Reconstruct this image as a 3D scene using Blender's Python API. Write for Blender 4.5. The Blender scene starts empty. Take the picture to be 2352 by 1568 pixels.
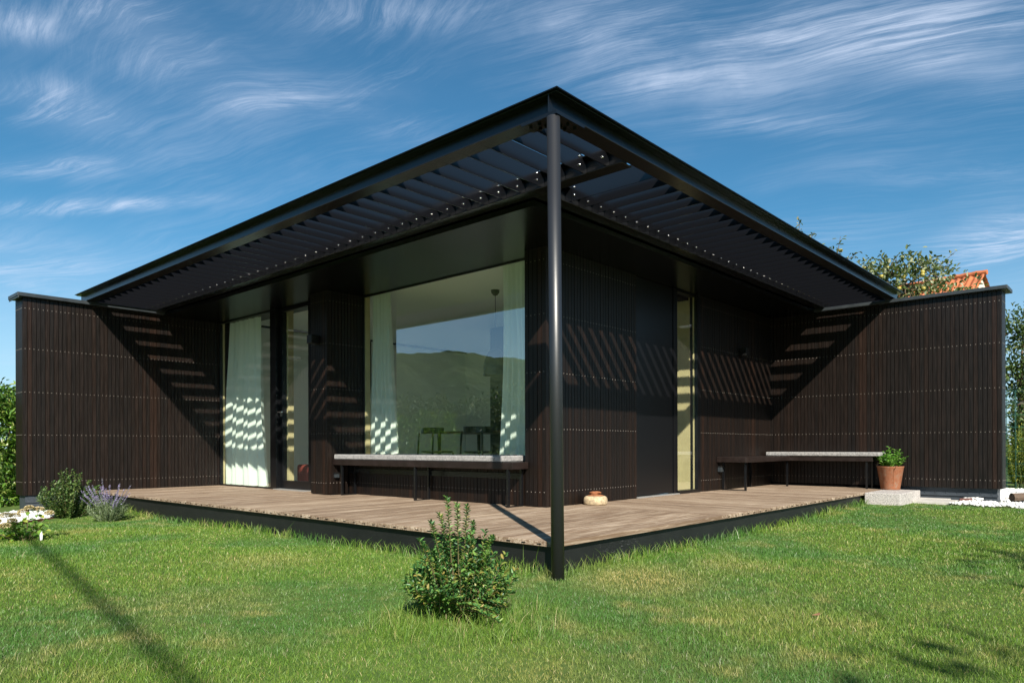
import bpy, bmesh, math, random
import numpy as np
from mathutils import Vector, Matrix
random.seed(7)
rng = np.random.default_rng(11)
scene = bpy.context.scene
COL = scene.collection
rad = math.radians

# ---------------------------------------------------------------- camera
CAM = Vector((-3.0026, -2.3973, 0.52)); YAW = 0.7347
cd = bpy.data.cameras.new("camera"); cam = bpy.data.objects.new("camera", cd); COL.objects.link(cam)
cd.sensor_width = 36; cd.lens = 1644.68/2352*36; cd.shift_y = (1024.95-784)/2352
cd.clip_start = 0.05; cd.clip_end = 3000
cam.matrix_world = Matrix.Translation(CAM) @ (Matrix.Rotation(YAW-math.pi/2, 4, 'Z') @ Matrix.Rotation(math.pi/2, 4, 'X') @ Matrix.Rotation(-0.0028, 4, 'Z'))
scene.camera = cam

# ---------------------------------------------------------------- light
SUN = Vector((.82, 1.0, -.94)).normalized()
sd = bpy.data.lights.new("sun", 'SUN'); sun = bpy.data.objects.new("sun", sd); COL.objects.link(sun)
sd.energy = 5.0; sd.angle = rad(0.55); sd.color = (1.0, .93, .82)
sun.rotation_euler = SUN.to_track_quat('-Z', 'Y').to_euler()
scene.view_settings.view_transform = 'Standard'; scene.view_settings.look = 'None'
scene.view_settings.exposure = 0.95; scene.view_settings.gamma = 1

# ---------------------------------------------------------------- node helpers
class NT:
    def __init__(s, tree): s.t = tree; s.n = tree.nodes; s.l = tree.links
    def node(s, typ, **kw):
        n = s.n.new(typ)
        for k, v in kw.items(): setattr(n, k, v)
        return n
    def put(s, sock, v):
        if isinstance(v, bpy.types.NodeSocket): s.l.new(v, sock)
        elif v is not None: sock.default_value = v
    def math(s, op, a, b=None, c=None, clamp=False):
        n = s.node('ShaderNodeMath', operation=op, use_clamp=clamp)
        s.put(n.inputs[0], a); s.put(n.inputs[1], b); s.put(n.inputs[2], c); return n.outputs[0]
    def vmath(s, op, a, b=None):
        n = s.node('ShaderNodeVectorMath', operation=op); s.put(n.inputs[0], a); s.put(n.inputs[1], b)
        return n.outputs['Value'] if op in ('DOT_PRODUCT', 'LENGTH') else n.outputs[0]
    def noise(s, vec, scale, detail=4, rough=.5, dist=0, col=False):
        n = s.node('ShaderNodeTexNoise'); s.put(n.inputs['Vector'], vec); n.inputs['Scale'].default_value = scale
        n.inputs['Detail'].default_value = detail; n.inputs['Roughness'].default_value = rough; n.inputs['Distortion'].default_value = dist
        return n.outputs['Color'] if col else n.outputs['Fac']
    def mapping(s, vec, scale=(1, 1, 1), rot=(0, 0, 0), loc=(0, 0, 0)):
        n = s.node('ShaderNodeMapping'); s.put(n.inputs['Vector'], vec)
        n.inputs['Scale'].default_value = scale; n.inputs['Rotation'].default_value = rot; n.inputs['Location'].default_value = loc
        return n.outputs[0]
    def ramp(s, fac, stops, interp='LINEAR'):
        n = s.node('ShaderNodeValToRGB'); s.put(n.inputs[0], fac); cr = n.color_ramp; cr.interpolation = interp
        while len(cr.elements) < len(stops): cr.elements.new(.5)
        for e, (p, c) in zip(cr.elements, stops):
            e.position = p; e.color = (c[0], c[1], c[2], 1) if hasattr(c, '__len__') else (c, c, c, 1)
        return n.outputs[0]
    def mix(s, fac, a, b, mode='MIX'):
        n = s.node('ShaderNodeMix', data_type='RGBA', blend_type=mode)
        s.put(n.inputs[0], fac); s.put(n.inputs[6], a if isinstance(a, bpy.types.NodeSocket) else (*a, 1)); s.put(n.inputs[7], b if isinstance(b, bpy.types.NodeSocket) else (*b, 1))
        return n.outputs[2]
    def smooth(s, v, a, b, lo=0., hi=1.):
        n = s.node('ShaderNodeMapRange', interpolation_type='SMOOTHSTEP'); s.put(n.inputs[0], v)
        n.inputs[1].default_value = a; n.inputs[2].default_value = b; n.inputs[3].default_value = lo; n.inputs[4].default_value = hi
        return n.outputs[0]

# ---------------------------------------------------------------- world: Nishita sky with cirrus
world = bpy.data.worlds.new("World"); scene.world = world; world.use_nodes = True
W = NT(world.node_tree); bg = W.n['Background']
sky = W.node('ShaderNodeTexSky', sky_type='NISHITA'); sky.sun_disc = False
sky.sun_elevation = math.asin(-SUN.z); sky.sun_rotation = math.atan2(-SUN.x, -SUN.y)
sky.altitude = 300; sky.air_density = 1.0; sky.dust_density = .55; sky.ozone_density = 3.2
tc = W.node('ShaderNodeTexCoord').outputs['Generated']
dirn = W.vmath('NORMALIZE', tc)
sep = W.node('ShaderNodeSeparateXYZ'); W.put(sep.inputs[0], dirn)
DX, DY, DZ = sep.outputs
zz = W.math('MAXIMUM', DZ, 0.0)
zd = W.math('ADD', zz, .10)
FW = (math.cos(YAW), math.sin(YAW)); RT = (math.sin(YAW), -math.cos(YAW))
# cirrus sheet coordinates: s across, t away, on a high flat layer
S_ = W.math('DIVIDE', W.math('ADD', W.math('MULTIPLY', DX, RT[0]), W.math('MULTIPLY', DY, RT[1])), zd)
T_ = W.math('DIVIDE', W.math('ADD', W.math('MULTIPLY', DX, FW[0]), W.math('MULTIPLY', DY, FW[1])), zd)
cmb = W.node('ShaderNodeCombineXYZ'); W.put(cmb.inputs[0], S_); W.put(cmb.inputs[1], T_)
P0 = cmb.outputs[0]
def plane_st(px, py):   # sheet coordinates of a direction given by its place in a 2352-wide view
    r = (px-1176)/1644.7; u = (1025-py)/1644.7; n = math.sqrt(1+r*r+u*u); z = u/n+.10
    return r/n/z, 1/n/z
# gentle large-scale bend, then fibres combed along one direction
wv = W.noise(P0, .35, 1, .4, col=True)
wv2 = W.noise(P0, 1.5, 3, .5, col=True)
def warped(a, b):
    v = W.vmath('ADD', P0, W.vmath('MULTIPLY', W.vmath('SUBTRACT', wv, (.5, .5, .5)), (a, a, 0)))
    return W.vmath('ADD', v, W.vmath('MULTIPLY', W.vmath('SUBTRACT', wv2, (.5, .5, .5)), (b, b, 0)))
V1 = warped(1.3, .32); V2 = warped(1.0, .22)
def fibre(v, rot, off, sx, sy):      # bunched strands: a coarse and a fine combed noise multiplied into soft tufts
    v = W.mapping(v, (1, 1, 1), (0, 0, -rot), (off, off*.7, 0))
    c = W.noise(W.mapping(v, (sx, sy, 1)), 1.0, 5, .62)
    f_ = W.noise(W.mapping(v, (sx*2.6, sy*8, 1)), 1.0, 8, .78)
    return W.math('ADD', W.math('MULTIPLY', c, .56), W.math('MULTIPLY', f_, .44))
fibA = fibre(V1, rad(-13), 0, 1.3, 3.6)
fibB = fibre(V2, rad(-20), 4, .9, 3.8)
fibC = fibre(V1, rad(-48), 9, 1.2, 3.4)
puff = W.noise(V1, 1.3, 5, .55)
def blob(px, py, rx, ry, amp, rot=0):
    s0, t0 = plane_st(px, py); s1, t1 = plane_st(px+rx, py); s2, t2 = plane_st(px, py-ry)
    a = max(abs(s1-s0), .05); b = max(abs(t2-t0), .05)
    ds = W.math('SUBTRACT', S_, s0); dt = W.math('SUBTRACT', T_, t0)
    c, sn = math.cos(rot), math.sin(rot)
    u = W.math('ADD', W.math('MULTIPLY', ds, c/a), W.math('MULTIPLY', dt, sn/a))
    v = W.math('ADD', W.math('MULTIPLY', ds, -sn/b), W.math('MULTIPLY', dt, c/b))
    q = W.math('ADD', W.math('MULTIPLY', u, u), W.math('MULTIPLY', v, v))
    return W.math('MULTIPLY', W.math('EXPONENT', W.math('MULTIPLY', q, -1.0)), amp)
def total(lst):
    r = lst[0]
    for x in lst[1:]: r = W.math('ADD', r, x)
    return r
mA = total([blob(170, 260, 120, 60, 1.0), blob(620, 225, 150, 50, .75), blob(130, 380, 170, 25, .7), blob(210, 470, 230, 16, 1.0), blob(60, 610, 200, 90, .55), blob(2320, 545, 150, 60, 1.1), blob(2200, 400, 260, 40, .3)])
mB = total([blob(1900, 80, 420, 75, 1.0), blob(1560, 190, 250, 60, .95), blob(2200, 70, 230, 100, .9), blob(1400, 60, 220, 80, .5), blob(1700, 285, 260, 18, .7), blob(2280, 190, 120, 18, .5)])
mC = total([blob(280, 20, 120, 35, 1.0), blob(50, 50, 90, 45, .8), blob(400, 130, 170, 60, .5), blob(900, 230, 110, 90, .6), blob(900, 30, 260, 50, .5), blob(130, 200, 70, 30, .5), blob(2310, 560, 120, 50, 1.0), blob(2250, 630, 130, 40, .7)])
lo, hi = .455, .64
cA = W.math('MULTIPLY', W.smooth(fibA, lo, hi), mA); cB = W.math('MULTIPLY', W.math('MULTIPLY', W.smooth(fibB, lo-.04, hi), mB), W.smooth(W.noise(V1, 2.1, 6, .62), .34, .58, .35, 1.0)); cC = W.math('MULTIPLY', W.smooth(fibC, lo, hi), mC)
veil = W.math('MULTIPLY', W.smooth(puff, .40, .70), W.math('ADD', .02, W.math('MULTIPLY', W.smooth(fibB, .42, .64), .26)))
soft = W.math('MULTIPLY', total([mA, mB, mC]), .22)
cl = W.math('ADD', W.math('ADD', cA, W.math('ADD', cB, cC)), W.math('ADD', veil, W.math('MULTIPLY', soft, W.smooth(puff, .3, .6))), clamp=True)
cl = W.math('ADD', cl, W.smooth(DZ, .30, .02, 0, .75), clamp=True)
cl = W.math('MULTIPLY', cl, .66)
# the photograph's blue is a little greener and deeper than the raw sky
tint = W.mix(1.0, sky.outputs[0], (.49, 1.01, 1.10), 'MULTIPLY')
cloudcol = (7.0, 8.0, 9.9)
skyc = W.mix(cl, tint, cloudcol)
W.put(bg.inputs[0], skyc); bg.inputs[1].default_value = .056

# ---------------------------------------------------------------- object helpers
ORG = {}
def w2(o): return ORG.get(o.name, Vector((0, 0, 0))) if o else Vector((0, 0, 0))
def tag(o, label=None, cat=None, group=None, kind=None):
    if label: o['label'] = label
    if cat: o['category'] = cat
    if group: o['group'] = group
    if kind: o['kind'] = kind
    return o
def thing(name, label, cat, loc=(0, 0, 0), group=None, kind=None):
    o = bpy.data.objects.new(name, None); COL.objects.link(o); o.location = loc; ORG[o.name] = Vector(loc)
    o.empty_display_size = .1
    return tag(o, label, cat, group, kind)
HX0, HX1, HY0, HY1 = 4.80, 6.10, 2.5, 3.7      # added roof opening, out of view, letting sun in to brighten the room
class MB:
    def holed(s, x0, x1, y0, y1, z0, z1):
        s.box(x0, HX0, y0, y1, z0, z1); s.box(HX1, x1, y0, y1, z0, z1); s.box(HX0, HX1, y0, HY0, z0, z1); s.box(HX0, HX1, HY1, y1, z0, z1)
    def __init__(s): s.v = []; s.f = []; s.m = []
    def add(s, vs, fs, mi=0):
        n = len(s.v); s.v += [tuple(v) for v in vs]; s.f += [tuple(n+i for i in f) for f in fs]; s.m += [mi]*len(fs)
    def box(s, x0, x1, y0, y1, z0, z1, mi=0):
        s.add([(x0,y0,z0),(x1,y0,z0),(x1,y1,z0),(x0,y1,z0),(x0,y0,z1),(x1,y0,z1),(x1,y1,z1),(x0,y1,z1)],
              [(0,3,2,1),(4,5,6,7),(0,1,5,4),(1,2,6,5),(2,3,7,6),(3,0,4,7)], mi)
    def tube(s, pts, rs, n=8, mi=0, cap=True):
        pts = [Vector(p) for p in pts]
        if not hasattr(rs, '__len__'): rs = [rs]*len(pts)
        base = len(s.v); prev = None
        for i, p in enumerate(pts):
            d = (pts[min(i+1, len(pts)-1)]-pts[max(i-1, 0)]).normalized()
            if prev is None:
                a = Vector((0, 0, 1)) if abs(d.z) < .9 else Vector((1, 0, 0)); u = d.cross(a).normalized()
            else: u = (prev-d*prev.dot(d)).normalized()
            prev = u; w = d.cross(u)
            for k in range(n):
                t = 2*math.pi*k/n; s.v.append(tuple(p+(u*math.cos(t)+w*math.sin(t))*rs[i]))
        for i in range(len(pts)-1):
            for k in range(n):
                a = base+i*n+k; b = base+i*n+(k+1) % n; s.f.append((a, b, b+n, a+n)); s.m.append(mi)
        if cap:
            s.f.append(tuple(base+k for k in reversed(range(n)))); s.m.append(mi)
            e = base+(len(pts)-1)*n; s.f.append(tuple(e+k for k in range(n))); s.m.append(mi)
    def lathe(s, c, prof, n=24, mi=0, wob=0):
        base = len(s.v)
        for r, z in prof:
            for k in range(n):
                t = 2*math.pi*k/n; q = r*(1+wob*math.sin(3*t+z*30))
                s.v.append((c[0]+q*math.cos(t), c[1]+q*math.sin(t), c[2]+z))
        for i in range(len(prof)-1):
            for k in range(n):
                a = base+i*n+k; b = base+i*n+(k+1) % n; s.f.append((a, b, b+n, a+n)); s.m.append(mi)
    def build(s, name, mats, parent=None, smooth=False, bevel=0, loc=None):
        o0 = Vector(loc) if loc is not None else w2(parent)
        me = bpy.data.meshes.new(name)
        me.from_pydata([(v[0]-o0.x, v[1]-o0.y, v[2]-o0.z) for v in s.v], [], s.f)
        mats = mats if isinstance(mats, (list, tuple)) else [mats]
        for m in mats: me.materials.append(m)
        me.polygons.foreach_set('material_index', s.m)
        if smooth: me.polygons.foreach_set('use_smooth', [True]*len(s.f))
        me.update()
        o = bpy.data.objects.new(name, me); COL.objects.link(o)
        if parent: o.parent = parent
        else: o.location = o0
        ORG[o.name] = o0
        if bevel:
            b = o.modifiers.new('bevel', 'BEVEL'); b.width = bevel; b.segments = 2; b.limit_method = 'ANGLE'
        return o
def np_mesh(name, verts, faces_flat, sizes, mats, rnd=None, parent=None, smooth=False, midx=None):
    o0 = w2(parent); me = bpy.data.meshes.new(name)
    verts = np.asarray(verts, np.float32)-np.array(o0, np.float32)
    me.vertices.add(len(verts)); me.vertices.foreach_set('co', verts.ravel())
    me.loops.add(len(faces_flat)); me.loops.foreach_set('vertex_index', np.asarray(faces_flat, np.int32))
    sizes = np.asarray(sizes, np.int32); st = np.concatenate([[0], np.cumsum(sizes)[:-1]]).astype(np.int32)
    me.polygons.add(len(sizes)); me.polygons.foreach_set('loop_start', st); me.polygons.foreach_set('loop_total', sizes)
    mats = mats if isinstance(mats, (list, tuple)) else [mats]
    for m in mats: me.materials.append(m)
    if midx is not None: me.polygons.foreach_set('material_index', np.asarray(midx, np.int32))
    if smooth: me.polygons.foreach_set('use_smooth', np.ones(len(sizes), bool))
    if rnd is not None:
        a = me.attributes.new('rnd', 'FLOAT', 'POINT'); a.data.foreach_set('value', np.asarray(rnd, np.float32))
    me.update(calc_edges=True)
    o = bpy.data.objects.new(name, me); COL.objects.link(o)
    if parent: o.parent = parent
    ORG[o.name] = o0
    return o
def unit(a): return a/np.maximum(np.linalg.norm(a, axis=-1, keepdims=True), 1e-9)
def leaves(name, pos, axis, L, Wd, mat, parent=None, fold=.25, rnd=None):
    """kite-shaped folded leaves: pos base, axis direction of the leaf"""
    n = len(pos); pos = np.asarray(pos, float); axis = unit(np.asarray(axis, float))
    L = np.broadcast_to(L, (n,)).reshape(-1, 1); Wd = np.broadcast_to(Wd, (n,)).reshape(-1, 1)
    up = rng.normal(0, .35, (n, 3)); up[:, 2] += 1
    side = unit(np.cross(axis, up)); nrm = np.cross(side, axis)
    b = pos; t = pos+axis*L-nrm*L*.12; m = pos+axis*L*.5
    l1 = pos+axis*L*.30+side*Wd*.42+nrm*Wd*fold; l2 = pos+axis*L*.68+side*Wd*.36+nrm*Wd*fold*.8
    r1 = pos+axis*L*.30-side*Wd*.42+nrm*Wd*fold; r2 = pos+axis*L*.68-side*Wd*.36+nrm*Wd*fold*.8
    V = np.stack([b, l1, l2, t, r2, r1], 1).reshape(-1, 3)
    base = np.arange(n)[:, None]*6
    F = (base+np.array([[0, 1, 2, 3, 0, 3, 4, 5]])).ravel()
    S = np.tile([4, 4], n)
    r = rng.random(n) if rnd is None else rnd
    return np_mesh(name, V, F, S, mat, np.repeat(r, 6), parent)

# ---------------------------------------------------------------- materials
def newmat(name):
    m = bpy.data.materials.new(name); m.use_nodes = True; T = NT(m.node_tree); return m, T, T.n['Principled BSDF']
def plain(name, col, rough=.5, metal=0, spec=.5, vary=0, vscale=8, bump=0, bscale=60, coat=0):
    m, T, B = newmat(name); co = T.node('ShaderNodeTexCoord').outputs['Object']
    B.inputs['Roughness'].default_value = rough; B.inputs['Metallic'].default_value = metal; B.inputs['Specular IOR Level'].default_value = spec
    if coat: B.inputs['Coat Weight'].default_value = coat; B.inputs['Coat Roughness'].default_value = .15
    if vary:
        n = T.noise(co, vscale, 6, .6)
        T.put(B.inputs['Base Color'], T.ramp(n, [(.3, [c*(1-vary) for c in col]), (.7, [min(1, c*(1+vary)) for c in col])]))
        T.put(B.inputs['Roughness'], T.smooth(n, .3, .75, max(.02, rough-.08), min(1, rough+.1)))
    else: B.inputs['Base Color'].default_value = (*col, 1)
    if bump:
        b = T.node('ShaderNodeBump'); b.inputs['Strength'].default_value = bump; b.inputs['Distance'].default_value = .004
        T.put(b.inputs['Height'], T.noise(co, bscale, 4, .6)); T.put(B.inputs['Normal'], b.outputs[0])
    return m
def cladding_mat(name, tone=1.):
    m, T, B = newmat(name); co = T.node('ShaderNodeTexCoord').outputs['Object']
    isl = T.node('ShaderNodeNewGeometry').outputs['Random Per Island']
    g = T.noise(T.mapping(co, (30, 30, 1.4)), 3, 5, .6)
    a = T.ramp(isl, [(0, (.0080*tone, .0052*tone, .0040*tone)), (.55, (.0115*tone, .0066*tone, .0044*tone)), (.88, (.0160*tone, .0082*tone, .0048*tone)), (1, (.025*tone, .0115*tone, .0062*tone))])
    c = T.mix(T.smooth(g, .35, .7), a, T.mix(1, a, (1.7, 1.5, 1.4), 'MULTIPLY'))
    T.put(B.inputs['Base Color'], c); T.put(B.inputs['Roughness'], T.smooth(g, .3, .7, .40, .55)); B.inputs['Specular IOR Level'].default_value = .36
    b = T.node('ShaderNodeBump'); b.inputs['Strength'].default_value = .25; b.inputs['Distance'].default_value = .002
    T.put(b.inputs['Height'], g); T.put(B.inputs['Normal'], b.outputs[0])
    return m
M = {}
M['clad'] = cladding_mat('stained_wood', .46)
M['gap'] = plain('dark_membrane', (.002, .002, .002), .9, spec=.05)
M['screw'] = plain('screw_steel', (.34, .30, .26), .45, .2)
M['steel'] = plain('black_powder_coat', (.0042, .0046, .0056), .25, 0, .62)
M['blade'] = plain('louvre_coat', (.0058, .0062, .0080), .20, 0, .70)
M['steel_post'] = plain('black_post_paint', (.012, .013, .016), .42, 0, .8, bump=.08, bscale=260)
M['coping'] = plain('grey_coping_sheet', (.035, .042, .047), .42, .2, .5, vary=.15)
M['plinth_grey'] = plain('zinc_plinth', (.045, .055, .068), .5, .2, .5, vary=.2, vscale=5)
M['smooth_black'] = plain('smooth_black_panel', (.0032, .0034, .0042), .33, 0, .42)
M['soffit'] = plain('soffit_panel', (.0012, .0016, .0015), .25, 0, .36)
M['bench'] = plain('bench_wood', (.013, .0075, .006), .42, 0, .5, vary=.3, vscale=12)
M['wood_reveal'] = plain('pale_oak', (.50, .40, .22), .5, 0, .4, vary=.12, vscale=6)
M['white'] = plain('interior_plaster', (.88, .88, .83), .8, 0, .2)
M['ifloor'] = plain('interior_floor', (.55, .50, .42), .5, 0, .4, vary=.1)
M['black'] = plain('black_fittings', (.006, .006, .006), .4)
M['darkcab'] = plain('dark_cabinet', (.01, .012, .016), .5)
M['chrome'] = plain('bolt_steel', (.8, .78, .74), .18, 1)
M['granite'] = None
def glass():
    m, T, B = newmat('window_glass'); T.n.remove(B)
    fr = T.node('ShaderNodeFresnel'); fr.inputs['IOR'].default_value = 3.4
    gl = T.node('ShaderNodeBsdfGlossy'); gl.inputs['Roughness'].default_value = 0.004; gl.inputs['Color'].default_value = (.92, .97, 1, 1)
    co = T.node('ShaderNodeTexCoord').outputs['Object']
    bp = T.node('ShaderNodeBump'); bp.inputs['Strength'].default_value = .03; bp.inputs['Distance'].default_value = .02
    T.put(bp.inputs['Height'], T.noise(co, 1.6, 2)); T.put(gl.inputs['Normal'], bp.outputs[0])
    tr = T.node('ShaderNodeBsdfTransparent'); tr.inputs['Color'].default_value = (.94, .97, .95, 1)
    bf = T.node('ShaderNodeNewGeometry').outputs['Backfacing']
    F_ = T.math('MULTIPLY', fr.outputs[0], T.math('SUBTRACT', 1.0, bf)); gc = T.node('ShaderNodeCombineColor')
    T.put(gc.inputs[0], T.math('MULTIPLY', F_, .92)); T.put(gc.inputs[1], T.math('MULTIPLY', F_, .97)); T.put(gc.inputs[2], F_); T.put(gl.inputs['Color'], gc.outputs[0])
    tcx = T.node('ShaderNodeCombineColor'); tt = T.math('SUBTRACT', 1.0, T.math('MULTIPLY', F_, .45))
    T.put(tcx.inputs[0], T.math('MULTIPLY', tt, .95)); T.put(tcx.inputs[1], T.math('MULTIPLY', tt, .985)); T.put(tcx.inputs[2], T.math('MULTIPLY', tt, .965)); T.put(tr.inputs['Color'], tcx.outputs[0])
    ad = T.node('ShaderNodeAddShader'); T.put(ad.inputs[0], tr.outputs[0]); T.put(ad.inputs[1], gl.outputs[0])
    T.put(T.n['Material Output'].inputs[0], ad.outputs[0]); return m
M['glass'] = glass()
def deck_mat(name, along):
    m, T, B = newmat(name); co = T.node('ShaderNodeTexCoord').outputs['Object']
    isl = T.node('ShaderNodeNewGeometry').outputs['Random Per Island']
    off = T.node('ShaderNodeCombineXYZ'); T.put(off.inputs[0], T.math('MULTIPLY', isl, 37)); T.put(off.inputs[1], T.math('MULTIPLY', isl, 17))
    v = T.vmath('ADD', co, off.outputs[0])
    sc = (1.1, 26, 26) if along == 'x' else (26, 1.1, 26)
    g = T.noise(T.mapping(v, sc), 2.2, 7, .62, .4)
    g2 = T.noise(v, 1.3, 4, .6)
    g3 = T.noise(T.mapping(v, tuple(s*.9 for s in sc)), 5, 3, .5)
    base = T.ramp(isl, [(0, (.255, .190, .136)), (.35, (.325, .250, .182)), (.7, (.37, .292, .215)), (1, (.44, .355, .27))])
    c = T.mix(T.smooth(g, .42, .62), T.mix(1, base, (.50, .43, .38), 'MULTIPLY'), base)
    c = T.mix(T.smooth(g3, .60, .72, 0, .75), c, (.55, .46, .36))
    c = T.mix(T.smooth(g2, .5, .75, 0, .5), c, T.mix(1, c, (.72, .70, .72), 'MULTIPLY'))
    vo = T.node('ShaderNodeTexVoronoi'); T.put(vo.inputs['Vector'], T.mapping(v, (1.2, 3.2, 1) if along == 'x' else (3.2, 1.2, 1))); vo.inputs['Scale'].default_value = 1.6
    c = T.mix(T.smooth(vo.outputs['Distance'], .025, .055, .8, 0), c, (.07, .035, .02))
    T.put(B.inputs['Base Color'], c); B.inputs['Roughness'].default_value = .72; B.inputs['Specular IOR Level'].default_value = .3
    b = T.node('ShaderNodeBump'); b.inputs['Strength'].default_value = .5; b.inputs['Distance'].default_value = .003
    T.put(b.inputs['Height'], g); T.put(B.inputs['Normal'], b.outputs[0]); return m
M['deckx'] = deck_mat('weathered_deck_lengthwise', 'x'); M['decky'] = deck_mat('weathered_deck_crosswise', 'y')
def foliage_mat(name, cols, trans=.35, rough=.5, spec=.4):
    m, T, B = newmat(name)
    at = T.node('ShaderNodeAttribute', attribute_name='rnd').outputs['Fac']
    n = len(cols); c = T.ramp(at, [(i/(n-1), cols[i]) for i in range(n)])
    T.put(B.inputs['Base Color'], c); B.inputs['Roughness'].default_value = rough; B.inputs['Specular IOR Level'].default_value = spec
    tl = T.node('ShaderNodeBsdfTranslucent'); T.put(tl.inputs[0], T.mix(1, c, (1.25, 1.35, .6), 'MULTIPLY'))
    mx = T.node('ShaderNodeMixShader'); mx.inputs[0].default_value = trans
    T.put(mx.inputs[1], B.outputs[0]); T.put(mx.inputs[2], tl.outputs[0]); T.put(T.n['Material Output'].inputs[0], mx.outputs[0])
    return m
M['bark'] = plain('bark', (.09, .06, .04), .85, vary=.4, vscale=20, bump=.6, bscale=60)
M['stem_red'] = plain('reddish_stem', (.20, .09, .04), .7, vary=.2)
M['stem_green'] = plain('green_stem', (.12, .16, .06), .7)

# ---------------------------------------------------------------- ground
def smoothstep(a, b, x):
    t = np.clip((np.asarray(x, float)-a)/(b-a), 0, 1); return t*t*(3-2*t)
def GZ(x, y):
    x = np.asarray(x, float); y = np.asarray(y, float)
    z = -.190+.055*smoothstep(1.0, 5.6, x)*(1-smoothstep(0.5, 4, y)) - .03*smoothstep(3, 4.6, y)*(x < 1.0)+.055*smoothstep(5.4, 6.4, y)*smoothstep(-.9, -.1, x)*(x < 1)
    z = z+.012*np.sin(x*1.3+.4)*np.cos(y*1.1)+.006*np.sin(3.1*x+2.2*y)
    return z
def ground_mat():
    m, T, B = newmat('lawn_soil'); co = T.node('ShaderNodeTexCoord').outputs['Object']
    n = T.noise(co, 9, 8, .7); n2 = T.noise(co, .25, 4, .6)
    c = T.ramp(n, [(.3, (.035, .075, .016)), (.5, (.075, .13, .028)), (.72, (.15, .18, .055))])
    c = T.mix(T.smooth(n2, .4, .65, 0, .5), c, (.07, .085, .03)); T.put(B.inputs['Base Color'], c); B.inputs['Roughness'].default_value = .95
    B.inputs['Specular IOR Level'].default_value = .1
    return m
M['ground'] = ground_mat()
xs = np.concatenate([[-1500, -400, -120, -50, -25, -14], np.arange(-8, 9.01, .2), [14, 25, 50, 120, 400, 1500]])
X, Y = np.meshgrid(xs, xs, indexing='ij'); N = len(xs)
G = np.stack([X, Y, GZ(X, Y)], -1).reshape(-1, 3)
ii, jj = np.meshgrid(np.arange(N-1), np.arange(N-1), indexing='ij'); a = (ii*N+jj).ravel()
F = np.stack([a, a+N, a+N+1, a+1], 1).ravel()
g = np_mesh('ground', G, F, np.full((N-1)**2, 4), M['ground'], smooth=True); tag(g, 'soil and short turf ground reaching the horizon', 'ground', kind='structure')
# --- grass
def grass_mat():
    m, T, B = newmat('grass_blades')
    geo = T.node('ShaderNodeNewGeometry').outputs['Position']
    at = T.node('ShaderNodeAttribute', attribute_name='rnd').outputs['Fac']
    n1 = T.noise(geo, .75, 3, .55); n2 = T.noise(geo, 3.4, 4, .6); n3 = T.noise(geo, .33, 2, .5)
    green = T.ramp(at, [(0, (.055, .128, .014)), (.4, (.118, .225, .028)), (.75, (.21, .32, .050)), (.9, (.27, .28, .09)), (1, (.48, .40, .19))])
    cool = T.mix(T.smooth(n1, .44, .60, 0, .85), green, T.mix(1, green, (.50, .76, 1.15), 'MULTIPLY'))
    dry = T.ramp(at, [(0, (.20, .22, .055)), (.5, (.35, .32, .10)), (1, (.58, .46, .23))])
    k = T.math('MULTIPLY', T.smooth(n2, .50, .72), T.smooth(n3, .40, .60))
    c = T.mix(T.math('MULTIPLY', k, .75), cool, dry)
    # worn yellow patches beside the post and on the left lawn
    def patch(x, y, r, amp):
        d = T.vmath('LENGTH', T.vmath('MULTIPLY', T.vmath('SUBTRACT', geo, (x, y, -.2)), (1, 1, 0)))
        return T.math('MULTIPLY', T.smooth(T.math('ADD', d, T.math('MULTIPLY', n2, r*.9)), r*.5, r*1.5, amp, 0), 1)
    for p in ((.25, -.38, .5, .95), (.9, -.55, .35, .5), (-.9, 4.6, .30, .65), (-.75, 1.7, .5, .45), (-1.5, .9, .5, .35), (-.1, -1.15, .55, .3), (-1.3, -1.0, .4, .4)):
        c = T.mix(patch(*p), c, dry)
    T.put(B.inputs['Base Color'], c); B.inputs['Roughness'].default_value = .45; B.inputs['Specular IOR Level'].default_value = .35
    tl = T.node('ShaderNodeBsdfTranslucent'); T.put(tl.inputs[0], T.mix(1, c, (1.1, 1.12, .6), 'MULTIPLY'))
    mx = T.node('ShaderNodeMixShader'); mx.inputs[0].default_value = .35
    T.put(mx.inputs[1], B.outputs[0]); T.put(mx.inputs[2], tl.outputs[0]); T.put(T.n['Material Output'].inputs[0], mx.outputs[0]); return m
M['grass'] = grass_mat()
def lawn_ok(x, y):
    deck = (x > .045) & (y > .045)
    right = (x > 5.72+.28*smoothstep(-1.6, -.4, y)) & (y < 1)
    blk = (x > 5.48) & (x < 6.4) & (y > -.35)
    left = (y > 5.15+.95*smoothstep(-1.9, -.35, x)) 
    return ~(deck | right | blk | left)
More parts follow.
